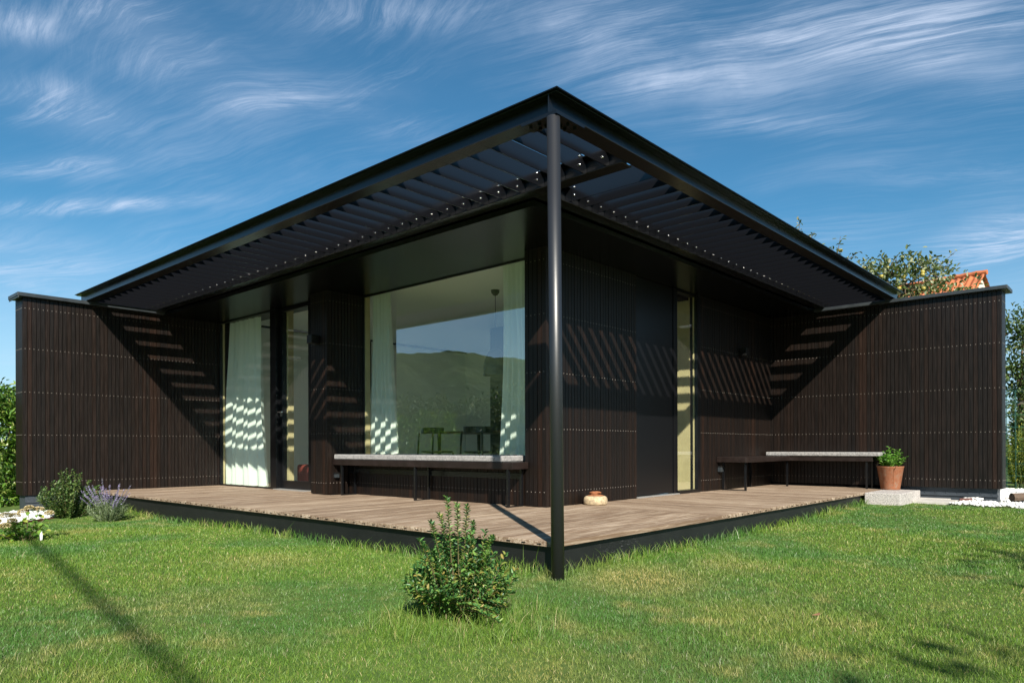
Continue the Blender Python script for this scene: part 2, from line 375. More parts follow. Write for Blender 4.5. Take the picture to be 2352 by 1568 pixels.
def make_grass():
    P = []
    def scatter(n, x0, x1, y0, y1):
        x = rng.uniform(x0, x1, n); y = rng.uniform(y0, y1, n)
        d = np.hypot(x-CAM.x, y-CAM.y)
        ang = np.degrees(np.arctan2(y-CAM.y, x-CAM.x))
        infov = ((ang > -12) & (ang < 97)) | (d < 2.2)
        keep = lawn_ok(x, y) & (rng.random(n) < np.clip((2.6/d)**1.35, .0, 1)) & infov & (d > 1.15)
        return x[keep], y[keep]
    x, y = scatter(2600000, -3.6, 6.2, -3.6, 6.3)
    n = len(x); d = np.hypot(x-CAM.x, y-CAM.y)
    z = GZ(x, y)
    patchn = .5+.5*np.sin(x*2.1+1.3*np.sin(y*1.7))*np.cos(y*2.4+1.1*np.sin(x*1.3))
    h = rng.uniform(.009, .025, n)*(.75+.5*patchn)
    edge = np.minimum(np.where(y > -.05, np.abs(x-.04), 9), np.where(x > -.05, np.abs(y-.04), 9))
    tall = (edge < .09) & (rng.random(n) < .30)
    h = np.where(tall, rng.uniform(.035, .095, n), h)
    nb = np.hypot(x+.95, y+.3); t2 = (nb < .42) & (rng.random(n) < .16); h = np.where(t2, rng.uniform(.04, .09, n), h)
    strag = rng.random(n) < .006; h = np.where(strag, h*1.8, h)
    w = rng.uniform(.0012, .0024, n)*np.clip(d/2.6, 1, 2.6)
    th = rng.uniform(0, 2*np.pi, n); lean = rng.uniform(.15, .95, n)*h; la = rng.uniform(0, 2*np.pi, n)
    sx, sy = np.cos(th)*w*.5, np.sin(th)*w*.5; lx, ly = np.cos(la)*lean, np.sin(la)*lean
    b = np.stack([x, y, z-.004], 1); o1 = np.stack([sx, sy, 0*x], 1)
    m = b+np.stack([lx*.32, ly*.32, h*.58], 1); t = b+np.stack([lx, ly, h], 1)
    V = np.stack([b-o1, b+o1, m+o1*.8, m-o1*.8, t], 1).reshape(-1, 3)
    base = np.arange(n)[:, None]*5
    F = (base+np.array([[0, 1, 2, 3, 3, 2, 4]])).ravel(); S = np.tile([4, 3], n)
    r = np.clip(rng.beta(2, 2.2, n)+(rng.random(n) < .06)*.5, 0, 1)
    o = np_mesh('lawn', V, F, S, M['grass'], np.repeat(r, 5))
    tag(o, 'short mown green lawn with pale dry patches in front of the deck', 'grass', kind='stuff')
    print('grass blades', n)
make_grass()

# ---------------------------------------------------------------- house
A, B_, LX, LY = 1.70, 1.46, 6.454, 7.18
WL, WR = -.69, -1.117; ZS = 2.22
ROWS = [2.112, 1.650, 1.156, .668, .128]
PITCH = .0448; GAP = .0050; BT = .018
house = thing('house', 'low black timber clad house with glazed corner and deep flat roof', 'house', (A, B_, 0))
def clad(mb, plane, c, u0, u1, z0, z1, out, phase=0.):
    """vertical boards on a wall plane; plane 'x' means the surface x=c with boards along y; out=-1 faces the camera"""
    n = max(1, round((u1-u0)/PITCH)); p = (u1-u0)/n
    for i in range(n):
        a = u0+i*p+GAP/2; b = u0+(i+1)*p-GAP/2; j = random.uniform(-.0012, .0012)
        o0, o1 = sorted((c+j*0, c-out*BT+j*0)) ; o0, o1 = (c+j, c+BT) if out < 0 else (c-BT, c+j)
        zb = z0+random.uniform(-.0015, .0015)
        if plane == 'x': mb.box(o0, o1, a, b, zb, z1)
        else: mb.box(a, b, o0, o1, zb, z1)
        for r in ROWS:
            if z0+.02 < r < z1-.02:
                m = (a+b)/2+random.uniform(-.003, .003); s = .0046
                rz = r+random.uniform(-.0015, .0015); s = .0029
                if plane == 'x': mb.box(c+j-.0012 if out < 0 else c+j, c+j if out < 0 else c+j+.0012, m-s, m+s, rz-s, rz+s, 1)
                else: mb.box(m-s, m+s, c+j-.0012 if out < 0 else c+j, c+j if out < 0 else c+j+.0012, rz-s, rz+s, 1)
CM = [M['clad'], M['screw']]
# wing walls
def wing(which):
    root = MB()
    if which == 'left':
        root.box(WL+.02, 2.4, LY+BT+.001, LY+.29, .0, 2.23); root.box(.03, 1.9, LY+BT+.002, LY+.28, -.3, .0); wl = root.build('wing_wall', M['gap'], house)
        c = MB(); clad(c, 'y', LY, WL, A+.1, -.022, 2.232, -1)
        n = 7
        for i in range(n):
            a = LY+.02+(i+.08)*.275/n; b = LY+.02+(i+.92)*.275/n; c.box(WL-.001, WL+.018, a, b, -.022, 2.232)
            for r in ROWS: c.box(WL-.0022, WL-.001, (a+b)/2-.003, (a+b)/2+.003, r-.003, r+.003, 1)
        cb = c.build('cladding', CM, wl)
        k = MB(); k.box(WL-.06, LX+.3, LY-.055, LY+.35, 2.236, 2.278); k.box(WL-.054, WL-.045, LY-.05, LY+.34, 2.215, 2.2358)
        k.build('coping', M['coping'], wl, bevel=.004)
        p = MB(); p.box(WL+.03, .028, LY+.03, LY+.27, -.32, -.024); p.box(WL+.025, -.2, LY+.02, LY+.0295, -.11, -.028)
        for xx in (-.52, -.12): p.box(xx, xx+.006, LY+.0235, LY+.0297, -.32, -.115)
        p.build('plinth', M['plinth_grey'], wl)
    else:
        root.box(LX+BT+.001, LX+.26, WR+.02, 1.6, .04, 2.22); root.box(LX+BT-.01, LX+.25, .03, 1.6, -.3, .04); wl = root.build('wing_wall', M['gap'], house)
        c = MB(); clad(c, 'x', LX, WR, B_+.1, .036, 2.225, -1)
        n = 6
        for i in range(n):
            a = LX+.02+(i+.08)*.24/n; b = LX+.02+(i+.92)*.24/n; c.box(a, b, WR-.001, WR+.018, .036, 2.225)
            for r in ROWS: c.box((a+b)/2-.003, (a+b)/2+.003, WR-.0022, WR-.001, r-.003, r+.003, 1)
        c.build('cladding', CM, wl)
        k = MB(); k.box(LX-.055, LX+.32, WR-.06, LY-.06, 2.229, 2.268); k.build('coping', M['coping'], wl, bevel=.004)
        p = MB(); p.box(LX+.05, LX+.24, WR+.05, .02, -.2, .034); p.box(LX+.035, LX+.0495, WR+.04, -.02, -.058, -.035)
        for i in range(9): p.box(LX+.044, LX+.0497, WR+.1+i*.11, WR+.106+i*.11, -.034, -.012)
        p.build('plinth', M['plinth_grey'], wl)
wing('left'); wing('right')
# facades
f = MB(); clad(f, 'x', A, B_, 1.70, 0.004, ZS, -1)
for i in range(2):
    a = A+i*.045; f.box(a+.0, a+.0385, B_-.0002, B_+.018, .004, ZS)
f.build('corner_cladding', CM, house)
f = MB(); clad(f, 'x', A, 1.705, 4.295, .004, .385, -1); f.build('apron_cladding', CM, house)
f = MB(); clad(f, 'y', B_, A+.09, 3.12, .004, ZS, -1); f.build('facade_cladding', CM, house)
f = MB(); clad(f, 'y', B_, 4.45, LX-.002, .004, ZS, -1); f.build('facade_cladding', CM, house)
f = MB(); clad(f, 'x', 1.42, 4.30, 4.625, .004, ZS, -1)
nb = 11
for i in range(nb):      # reveal of the projecting pier, seen from the window side
    a = 1.42+.019+i*(.46/nb); b = a+.46/nb-GAP; zb = .004 if b < 1.70 else .39
    f.box(a, b, 4.30, 4.318, zb, ZS)
    for r in ROWS:
        if r > zb: f.box((a+b)/2-.003, (a+b)/2+.003, 4.2988, 4.30, r-.003, r+.003, 1)
f.build('pier_cladding', CM, house)
w = MB()   # wall cores behind the boards
w.box(A+BT+.001, 1.86, B_+BT+.001, 1.698, 0, ZS-.001); w.box(A+BT+.001, 1.86, 1.7, 4.298, 0, .384)
w.box(1.42+BT+.001, 1.90, 4.319, 4.62, 0, ZS-.001); w.box(1.70, 1.90, 4.621, 5.0, 0, ZS-.001)
w.box(1.87, 3.12, B_+BT+.001, B_+.22, 0, ZS-.002); w.box(4.45, LX-.01, B_+BT+.001, B_+.22, 0, ZS-.002)
w.box(3.12, 4.45, B_+.10, B_+.22, ZS-.05, ZS-.003)
w.build('wall_core', M['gap'], house)
# interior shell (one room behind the glass)
sh = MB(); x0, x1, y0, y1, z0, z1 = 1.905, 6.3, 1.69, 7.16, .0, 2.262
sh.holed(x0, x1+.09, y0-.005, y1+.0185, z1+.0004, z1+.05)
sh.box(x1, x1+.08, y0, 1.8, 0, z1); sh.box(x1, x1+.08, 4.3, y1, 0, z1); sh.box(x1, x1+.08, 1.8, 4.3, 0, .1); sh.box(x0, 3.12, y1, y1+.018, 0, z1); sh.box(4.15, x1, y1, y1+.018, 0, z1)
sh.box(x0, 3.12, y0-.005, y0+.01, .0, z1); sh.box(4.47, x1, y0-.005, y0+.01, 0, z1); sh.box(3.12, 3.93, y0-.005, y0+.01, 0, z1)
sh.box(x0, x0+.03, 4.33, 5.0, 0, z1)
sh.build('interior_wall', M['white'], house)
sh = MB(); sh.box(1.73, 6.38, 1.69, 7.16, -.10, -.001); sh.build('interior_floor', M['ifloor'], house)
sh = MB(); sh.box(1.862, 2.34, 1.70, 4.30, .36, .425); sh.build('window_seat', M['wood_reveal'], house)
# roof and soffit
r = MB(); r.box(.86, 1.903, .88, LY-.002, ZS, 2.2615); r.box(1.9031, LX+.2, .88, 1.684, ZS, 2.2615); r.build('soffit', M['soffit'], house)
r = MB(); r.holed(.84, LX+.28, .86, LY+.3, 2.392, 2.46); r.holed(.90, LX+.24, .92, LY-.06, 2.3125, 2.391); r.box(.842, LX+.19, LY+.20, LY+.285, 2.279, 2.391); r.box(LX+.21, LX+.275, .862, LY+.19, 2.2695, 2.391); r.build('roof', M['smooth_black'], house)
r = MB(); r.box(HX0-.04, HX1+.04, HY0-.04, HY0-.001, 2.461, 2.50); r.box(HX0-.04, HX1+.04, HY1+.001, HY1+.04, 2.461, 2.50); r.box(HX0-.04, HX0-.001, HY0-.0009, HY1+.0009, 2.461, 2.50); r.box(HX1+.001, HX1+.04, HY0-.0009, HY1+.0009, 2.461, 2.50)
rl = r.build('added_roof_light', M['coping'], house)  # rim of the added roof opening that brightens the room
# main window
def window(name, frame_boxes, pane_box, frame_mat, reveal=None):
    fb = MB()
    for b in frame_boxes: fb.box(*b)
    wf = fb.build(name, frame_mat, house)
    p = MB(); p.box(*pane_box); p.build('pane', M['glass'], wf)
    if reveal:
        for b in reveal:
            rv = MB(); rv.box(*b); rv.build('reveal', M['wood_reveal'], wf)
    return wf
window('picture_window', [(1.892, 1.91, 4.288, 4.2985, .425, ZS-.001), (1.892, 1.91, 1.692, 1.702, .425, ZS-.001), (1.892, 1.91, 1.702, 4.288, ZS-.012, ZS-.001)],
       (1.898, 1.899, 1.702, 4.288, .426, ZS-.012), M['smooth_black'],
       [(1.911, 1.972, 4.272, 4.30, .426, 2.26), (1.911, 1.966, 1.70, 1.716, .426, 2.26)])
window('tall_window', [(1.60, 1.64, 5.81, 5.822, .0, ZS-.001), (1.60, 1.64, 7.150, 7.178, .0, ZS-.001), (1.60, 1.64, 5.822, 7.150, .0, .022), (1.60, 1.64, 5.822, 7.150, ZS-.012, ZS-.001)],
       (1.618, 1.619, 5.822, 7.150, .022, ZS-.012), M['smooth_black'],
       [(1.641, 1.662, 7.135, 7.158, .022, ZS-.001)])
pp = MB(); pp.box(1.60, 1.78, 5.685, 5.809, .0, ZS-.001); pp.build('window_post', M['smooth_black'], house)
window('added_window', [(6.31, 6.37, 1.8, 1.84, .1, 2.262), (6.31, 6.37, 4.26, 4.3, .1, 2.262), (6.31, 6.37, 1.84, 4.26, .1, .14), (6.31, 6.37, 1.84, 4.26, 2.22, 2.262)], (6.34, 6.341, 1.84, 4.26, .14, 2.22), M['smooth_black'])  # added rear window, out of view, lets sky light into the room
window('added_window', [(3.12, 3.16, 7.16, 7.19, .1, 2.262), (4.11, 4.15, 7.16, 7.19, .1, 2.262), (3.16, 4.11, 7.16, 7.19, .1, .14), (3.16, 4.11, 7.16, 7.19, 2.22, 2.262)], (3.16, 4.11, 7.174, 7.175, .14, 2.22), M['smooth_black'])  # another added window, placed unseen to brighten the room
# glazed door
d = MB(); X0, X1 = 1.655, 1.715
d.box(X0, X1, 5.625, 5.684, .012, ZS-.001); d.box(X0, X1, 5.0, 5.048, .012, ZS-.001); d.box(X0, X1, 5.048, 5.625, .012, .112); d.box(X0, X1, 5.048, 5.625, ZS-.03, ZS-.001)
dr = d.build('glazed_door', M['smooth_black'], house)
p = MB(); p.box(1.684, 1.685, 5.048, 5.625, .112, ZS-.03); p.build('pane', M['glass'], dr)
p = MB(); p.box(X0-.012, X0-.001, 5.648, 5.662, .90, .965); p.box(X0-.05, X0-.038, 5.56, 5.662, .945, .957); p.box(X0-.038, X0-.012, 5.65, 5.66, .945, .957); p.build('handle', M['chrome'], dr)
p = MB(); p.box(1.716, 1.79, 5.59, 5.68, .0, ZS); p.build('reveal', M['wood_reveal'], dr)
p = MB(); p.box(1.56, 1.66, 4.99, 5.69, .001, .011); p.build('threshold', plain('aluminium_sill', (.55, .55, .53), .4, .7), dr)
# entry door + slim window, right facade
d = MB(); d.box(3.123, 3.885, B_+.028, B_+.07, .022, ZS-.001); ed = d.build('entry_door', M['smooth_black'], house, bevel=.002)
p = MB(); p.box(3.888, 3.955, B_+.02, B_+.09, .012, ZS-.001); p.build('jamb', M['smooth_black'], ed)
p = MB(); p.box(3.12, 3.955, B_-.015, B_+.09, .001, .011); p.build('threshold', bpy.data.materials['aluminium_sill'], ed)
window('slim_window', [(3.957, 3.972, B_+.02, B_+.09, .0, ZS-.001), (4.385, 4.446, B_-.004, B_+.09, .0, ZS-.001), (3.972, 4.385, B_-.004, B_+.09, .0, .035), (3.972, 4.385, B_+.02, B_+.09, ZS-.02, ZS-.001)],
       (3.972, 4.385, B_+.035, B_+.036, .035, ZS-.02), M['smooth_black'],
       [(4.372, 4.384, B_+.037, B_+.05, .036, ZS-.021), (4.372, 4.46, B_+.091, B_+.30, .0, ZS-.001)])

# ---------------------------------------------------------------- steel pergola
perg = thing('pergola', 'black steel louvred pergola frame running round the corner of the house', 'pergola', (0, 0, 0))
def ibeam(mb, p0, p1, axis, zc0, zc1, hw=.055, t=.008, web=.006):
    if axis == 'y':
        x = p0[0]; mb.box(x-hw, x+hw, p0[1], p1[1], zc0, zc0+t); mb.box(x-hw, x+hw, p0[1], p1[1], zc1-t, zc1); mb.box(x-web/2, x+web/2, p0[1], p1[1], zc0+t, zc1-t)
    else:
        y = p0[1]; mb.box(p0[0], p1[0], y-hw, y+hw, zc0, zc0+t); mb.box(p0[0], p1[0], y-hw, y+hw, zc1-t, zc1); mb.box(p0[0], p1[0], y-web/2, y+web/2, zc0+t, zc1-t)
Z0, Z1 = 2.280, 2.392
b = MB(); ibeam(b, (0, .0551), (0, LY+.3), 'y', Z0, Z1); b.build('outer_beam', M['steel'], perg, bevel=.0015)
b = MB(); ibeam(b, (-.055, 0), (LX+.3, 0), 'x', Z0, Z1); b.box(-.003, .003, .003, .0551, Z0+.008, Z1-.008); b.build('outer_beam', M['steel'], perg, bevel=.0015)
b = MB(); b.box(-.072, .045, -.072, LY+.31, Z1+.001, Z1+.007); b.box(.0451, LX+.31, -.072, .045, Z1+.001, Z1+.007); b.build('drip_cap', M['steel'], perg)
b = MB(); ibeam(b, (.785, .056), (.785, LY+.3), 'y', Z0-.012, Z1-.005); b.build('inner_beam', M['steel'], perg, bevel=.0015)
b = MB(); ibeam(b, (.841, .80), (LX+.3, .80), 'x', Z0-.012, Z1-.005); b.build('inner_beam', M['steel'], perg, bevel=.0015)
b = MB(); b.box(-.058, .19, -.058, .045, Z0-.014, Z0-.001); b.box(-.058, .045, .0451, .19, Z0-.014, Z0-.001)
cp = b.build('corner_plate', M['steel'], perg)
for (x, y) in ((.09, -.02), (.15, -.02), (.12, .025), (-.02, .09), (-.02, .15), (.025, .12), (.075, .02), (.02, .075)):
    q = MB(); q.tube([(x, y, Z0-.026), (x, y, Z0-.015)], .011, 6); q.build('nut', M['steel'], cp)
b = MB(); b.tube([(-.020, -.030, -.35), (-.034, -.018, Z0-.016)], .0352, 48); po = b.build('post', M['steel_post'], perg, smooth=False)
for pl in po.data.polygons: pl.use_smooth = len(pl.vertices) == 4
# louvre blades
BH = .108
def blade_mesh(kind):
    bl, cl, bo = MB(), MB(), MB()
    if kind == 'l':
        bl.box(.006, .715, -.003, .003, 0, BH); cl.box(.66, .779, .0032, .0085, .004, BH-.012)
        cl.add([(.735, .009, .004), (.779, .009, .004), (.779, .06, .004), (.779, .009, .07)], [(0, 1, 2), (0, 3, 1), (1, 3, 2), (0, 2, 3)])
        bolts = [((.690, -.003, .033), (0, -1, 0)), ((.690, -.003, .08), (0, -1, 0))]
    else:
        bl.box(-.003, .003, .006, .73, 0, BH); cl.box(.0032, .0085, .675, .794, .004, BH-.012)
        cl.add([(.009, .75, .004), (.009, .794, .004), (.06, .794, .004), (.009, .794, .07)], [(0, 2, 1), (0, 1, 3), (1, 2, 3), (0, 3, 2)])
        bolts = [((-.003, .705, .033), (-1, 0, 0)), ((-.003, .705, .08), (-1, 0, 0))]
    def mesh(mb, m):
        o = mb.build('louvre_blade', m, None); me = o.data; bpy.data.objects.remove(o); return me
    bms = []
    for p, dd in bolts:
        q = MB(); p = Vector(p); dd = Vector(dd)
        q.tube([p, p+dd*.005, p+dd*.0085, p+dd*.010], [.0062, .0062, .0045, .0015], 10)
        o = q.build('bolt', M['chrome'], None, smooth=True); bms.append(o.data); bpy.data.objects.remove(o)
    return mesh(bl, M['blade']), mesh(cl, M['steel']), bms
extra = []
nbolt = [0]
def put_blades(kind, coords):
    me, cm, bms = blade_mesh(kind)
    for c in coords:
        loc = (0, c, Z0) if kind == 'l' else (c, 0, Z0)
        o = bpy.data.objects.new('louvre_blade', me); COL.objects.link(o); o.parent = perg; o.location = loc
        if c < .4 or (kind == 'r' and c < 1.2): o.scale.z = 1.2
        k = bpy.data.objects.new('cleat', cm); COL.objects.link(k); k.parent = o
        for q in bms:
            if nbolt[0] < 100:
                e = bpy.data.objects.new('bolt', q); COL.objects.link(e); e.parent = o; nbolt[0] += 1
            else: extra.append((q, loc))
LB = [.178+.1775*i for i in range(60) if .178+.1775*i < LY+.28]
RB = [1.112+.1655*i for i in range(60) if 1.112+.1655*i < LX+.28]
both = sorted([('l', c) for c in LB]+[('r', c) for c in RB], key=lambda q: q[1])
put_blades('l', LB[:26]); put_blades('r', RB[:24]); put_blades('l', LB[26:]); put_blades('r', RB[24:])
bm = MB()
for q, loc in extra:
    bm.add([(v.co.x+loc[0], v.co.y+loc[1], v.co.z+loc[2]) for v in q.vertices], [tuple(p.vertices) for p in q.polygons])
eb = bm.build('far_bolts', M['chrome'], perg, smooth=True); eb['kind'] = 'stuff'

# ---------------------------------------------------------------- deck
deck = thing('wooden_deck', 'weathered grey brown timber deck wrapping the house corner above the lawn', 'deck', (.03, .03, 0))
D0 = .025; XS = 2.02
pb = MB(); y = D0; pw = .1145
while y < LY+.001:
    y1 = min(y+pw-.0035, LY-.002)
    if y1-y > .02:
        xe = XS-.002 if y < B_ else A+.012
        if 4.2 < y < 4.66: xe = 1.432
        pb.box(D0+random.uniform(-.002, .002), xe, y, y1, -.028, random.uniform(-.0008, .0008))
    y += pw
pb.build('decking', M['deckx'], deck, bevel=.0018)
pb = MB(); x = XS+.002
while x < LX-.01:
    x1 = min(x+pw-.0035, LX-.002); pb.box(x, x1, D0+random.uniform(-.002, .002), B_+.012, -.028, random.uniform(-.0008, .0008)); x += pw
pb.build('decking', M['decky'], deck, bevel=.0018)
slots = MB(); y = D0+pw-.0035
while y < LY-.1:     # clip grooves in the board ends
    slots.box(D0-.0035, D0+.006, y-.012, y+.0155, -.0175, -.0135); y += pw
x = XS+pw-.0015
while x < 5.5: slots.box(x-.012, x+.0155, D0-.0035, D0+.006, -.0175, -.0135); x += pw
slots.build('clip_groove', M['gap'], deck)
pm, T, Bp = newmat('black_plinth_board'); co = T.node('ShaderNodeTexCoord').outputs['Object']
n = T.noise(co, 6, 7, .65); sc = T.noise(T.mapping(co, (9, 9, 40), (0, rad(50), 0)), 3, 3, .6, 1.5)
sepn = T.node('ShaderNodeSeparateXYZ'); T.put(sepn.inputs[0], co)
mx_ = T.math('MULTIPLY', T.smooth(sepn.outputs[0], .38, .5), T.smooth(sepn.outputs[0], .95, .8))
k = T.math('MULTIPLY', mx_, T.smooth(sc, .58, .68, 0, .5))
T.put(Bp.inputs['Base Color'], T.mix(k, T.ramp(n, [(.3, (.0035, .0038, .0042)), (.7, (.0085, .0090, .0088))]), (.12, .12, .125))); Bp.inputs['Roughness'].default_value = .55
pb = MB(); pb.box(.058, .085, .058, LY-.002, -.45, -.029); pb.box(.0851, 5.49, .058, .085, -.45, -.029); pb.build('plinth', pm, deck)

# granite step
gm, T, Bg = newmat('granite'); co = T.node('ShaderNodeTexCoord').outputs['Object']
vv = T.noise(co, 95, 3, .7); v2 = T.noise(co, 45, 4, .6)
c = T.ramp(vv, [(.36, (.06, .06, .065)), (.44, (.34, .32, .31)), (.6, (.52, .49, .46)), (.75, (.66, .63, .59))]); c = T.mix(T.smooth(v2, .55, .62, 0, .35), c, (.30, .25, .22))
T.put(Bg.inputs['Base Color'], c); Bg.inputs['Roughness'].default_value = .7
b_ = T.node('ShaderNodeBump'); b_.inputs['Strength'].default_value = .4; b_.inputs['Distance'].default_value = .003; T.put(b_.inputs['Height'], v2); T.put(Bg.inputs['Normal'], b_.outputs[0])
b = MB(); b.box(5.50, 6.37, -.335, .023, -.35, -.001); o = b.build('granite_step', gm, None, bevel=.006, loc=(5.9, -.15, -.3)); tag(o, 'rough grey granite block step at the end of the deck', 'step')
b = MB(); b.box(6.39, 6.50, -.62, .02, -.2, -.092); b.box(5.99, 6.389, -.72, -.337, -.2, -.098)
o = b.build('paving_slab', plain('pale_paving', (.42, .40, .37), .8, vary=.15, vscale=20, bump=.3), None, bevel=.004, loc=(6.3, -.5, -.2)); tag(o, 'pale grey paving slab lying flat beside the granite step', 'paving')

# ---------------------------------------------------------------- benches, cushions, lamps
def sq_leg(parent, x, y, z1, s=.011):
    m = MB(); m.box(x-s, x+s, y-s, y+s, .001, z1); return m.build('leg', M['steel'], parent)
bn = thing('bench', 'dark wooden bench with black steel legs under the big picture window', 'bench', (1.6, 3, 0), group='built-in terrace benches')
m = MB(); m.box(1.49, 1.699, 1.66, 4.298, .325, .385); m.build('seat', M['bench'], bn, bevel=.003)
for y in (1.72, 2.935, 4.15): sq_leg(bn, 1.505, y, .3249); sq_leg(bn, 1.675, y, .3249)
for y in (1.72, 2.935, 4.15):
    m = MB(); m.box(1.517, 1.663, y-.009, y+.009, .0015, .011); m.build('foot_bar', M['steel'], bn)
m = MB(); m.box(1.6865, 1.6985, 1.732, 4.29, .235, .285); m.build('rail', M['steel'], bn)
# the L-shaped one
b2 = thing('bench', 'dark L shaped wooden bench in the far right corner of the deck', 'bench', (6.2, 1.3, 0), group='built-in terrace benches')
m = MB(); m.box(4.85, 6.186, 1.10, 1.458, .33, .39); m.build('seat', M['bench'], b2, bevel=.003)
m = MB(); m.box(6.1865, 6.452, .13, 1.458, .33, .3895); m.build('seat', M['bench'], b2, bevel=.003)
for (x, y) in ((4.95, 1.42), (4.95, 1.15), (5.75, 1.44), (6.21, .20), (6.43, .20), (6.2, 1.15)): sq_leg(b2, x, y, .3299)
m = MB(); m.box(4.941, 4.959, 1.162, 1.408, .0015, .011); m.build('foot_bar', M['steel'], b2)
fm, T, Bf = newmat('grey_felt'); co = T.node('ShaderNodeTexCoord').outputs['Object']
n = T.noise(co, 70, 4, .7); n2 = T.noise(co, 9, 3, .5)
T.put(Bf.inputs['Base Color'], T.ramp(n, [(.35, (.15, .15, .15)), (.65, (.37, .36, .35))])); Bf.inputs['Roughness'].default_value = .95; Bf.inputs['Specular IOR Level'].default_value = .1
b_ = T.node('ShaderNodeBump'); b_.inputs['Strength'].default_value = .8; b_.inputs['Distance'].default_value = .004; T.put(b_.inputs['Height'], T.math('ADD', n, n2)); T.put(Bf.inputs['Normal'], b_.outputs[0])
def cushion(name, x0, x1, y0, y1, z0, z1, label):
    m = MB(); m.box(x0, x1, y0, y1, z0, z1); o = m.build(name, fm, None, bevel=.012, loc=((x0+x1)/2, (y0+y1)/2, z0)); o.modifiers['bevel'].segments = 4
    tag(o, label, 'cushion', group='grey felt seat pads'); return o
cushion('seat_cushion', 1.497, 1.885, 1.79, 4.292, .386, .440, 'long grey felt seat pad on the bench below the picture window')
cushion('seat_cushion', 6.17, 6.44, .05, 1.42, .3905, .440, 'grey felt seat pad on the L shaped corner bench')
def lamp(x0, x1, y0, y1, z0, z1, label, ax):
    t = thing('wall_lamp', label, 'lamp', ((x0+x1)/2, (y0+y1)/2, z0), group='black box wall lamps')
    m = MB(); m.box(x0, x1, y0, y1, z0, z1); m.build('lamp_housing', M['black'], t, bevel=.002)
    m = MB(); cx, cy = (x0+x1)/2, (y0+y1)/2; m.box(cx-.025, cx+.025, cy-.025, cy+.025, z0-.003, z0-.0005); m.build('lens', M['coping'], t)
    m = MB()
    if ax == 'x': m.box(x1, x1+.008, y0+.01, y1-.01, z0+.01, z1-.01)
    else: m.box(x0+.01, x1-.01, y1, y1+.008, z0+.01, z1-.01)
    m.build('back_plate', M['black'], t)
lamp(1.315, 1.411, 4.44, 4.53, 1.655, 1.745, 'black box wall lamp on the pier beside the glazed door', 'x')
lamp(5.46, 5.55, 1.365, 1.451, 1.635, 1.725, 'black box wall lamp on the right facade above the L shaped bench', 'y')
def socket(x0, x1, y0, y1, z0, z1, label):
    t = thing('outdoor_socket', label, 'socket', (x0, y0, z0), group='outdoor sockets under the benches')
    m = MB(); m.box(x0, x1, y0, y1, z0, z1); m.build('socket_body', M['coping'], t, bevel=.003)
    m = MB(); m.box(x0-.004, x1+.0005, y0-.004, y1, z1-.012, z1+.002); m.build('hood', M['black'], t)
socket(1.50, 1.55, 4.262, 4.2985, .185, .24, 'small grey outdoor socket on the pier at the left end of the window bench')
socket(4.875, 4.94, 1.415, 1.458, .215, .285, 'small grey outdoor socket below the left end of the L shaped bench')

# door weight: squat stone with a rusty ring
wt = thing('door_weight', 'squat pale stone door weight with rusty iron ring beside the entry door', 'door weight', (2.235, 1.33, 0))
sm = plain('pitted_stone', (.40, .31, .19), .85, vary=.45, vscale=38, bump=.9, bscale=60)
rm = plain('rusty_iron', (.26, .095, .035), .8, vary=.5, vscale=60, bump=.5, bscale=90)
m = MB(); m.lathe((2.235, 1.33, .001), [(.001, 0), (.096, 0), (.105, .010), (.107, .04), (.102, .062), (.086, .076), (.05, .082), (.001, .084)], 28, wob=.02); m.build('stone', sm, wt, smooth=True)
m = MB(); m.lathe((2.235, 1.33, .001), [(.074, .080), (.045, .090), (.001, .092)], 20); m.build('cap', rm, wt, smooth=True)
m = MB(); m.tube([(2.235+.045*math.cos(t)*1.05, 1.335+.045*math.sin(t), .104+.010*math.cos(t+2.4)) for t in np.linspace(0, 2*math.pi, 22)], .0085, 8, cap=False); m.build('ring', rm, wt, smooth=True)

# ---------------------------------------------------------------- interior things
def curtain(name, x, y0, y1, z0, z1, folds, amp, label, flare=0., seed=0):
    r = random.Random(seed); nu, nv = 120, 40; V = []; F = []
    ph = [r.uniform(0, 6.28) for _ in range(3)]
    for j in range(nv+1):
        v = j/nv; z = z1+(z0-z1)*v
        for i in range(nu+1):
            u = i/nu; g = 1+flare*max(0, v-.55)**1.5*2
            wy = (u-.5)*(y1-y0)*(.92+.16*v)*g+(y0+y1)/2+.012*math.sin(5*v+ph[0]+u*3)
            ps = 2*math.pi*folds*u+1.1*math.sin(2.3*v+ph[1])+.8*math.sin(6*u+ph[2])
            a = amp*(.45+.55*min(1, v*2.5))*(1+.4*math.sin(3*u*6.28+ph[0]))
            V.append((x+a*math.sin(ps)+.02*flare*math.sin(9*v+u*6)*v, wy, z+.006*math.sin(ps*1.0)*(v > .97)))
    for j in range(nv):
        for i in range(nu):
            a = j*(nu+1)+i; F.append((a, a+1, a+nu+2, a+nu+1))
    mb = MB(); mb.add(V, F); o = mb.build(name, M['curtain'], None, smooth=True, loc=(x, (y0+y1)/2, z0)); tag(o, label, 'curtain', group='white curtains behind the windows'); return o
cm, T, Bc = newmat('white_linen'); Bc.inputs['Base Color'].default_value = (.86, .90, .84, 1); Bc.inputs['Roughness'].default_value = .9; Bc.inputs['Specular IOR Level'].default_value = .1
tl = T.node('ShaderNodeBsdfTranslucent'); tl.inputs[0].default_value = (.86, .90, .84, 1); mx = T.node('ShaderNodeMixShader'); mx.inputs[0].default_value = .35
T.put(mx.inputs[1], Bc.outputs[0]); T.put(mx.inputs[2], tl.outputs[0]); T.put(T.n['Material Output'].inputs[0], mx.outputs[0]); M['curtain'] = cm
curtain('curtain', 2.002, 3.90, 4.30, .440, 2.255, 5.5, .028, 'white curtain gathered at the left side of the picture window', .35, 1)
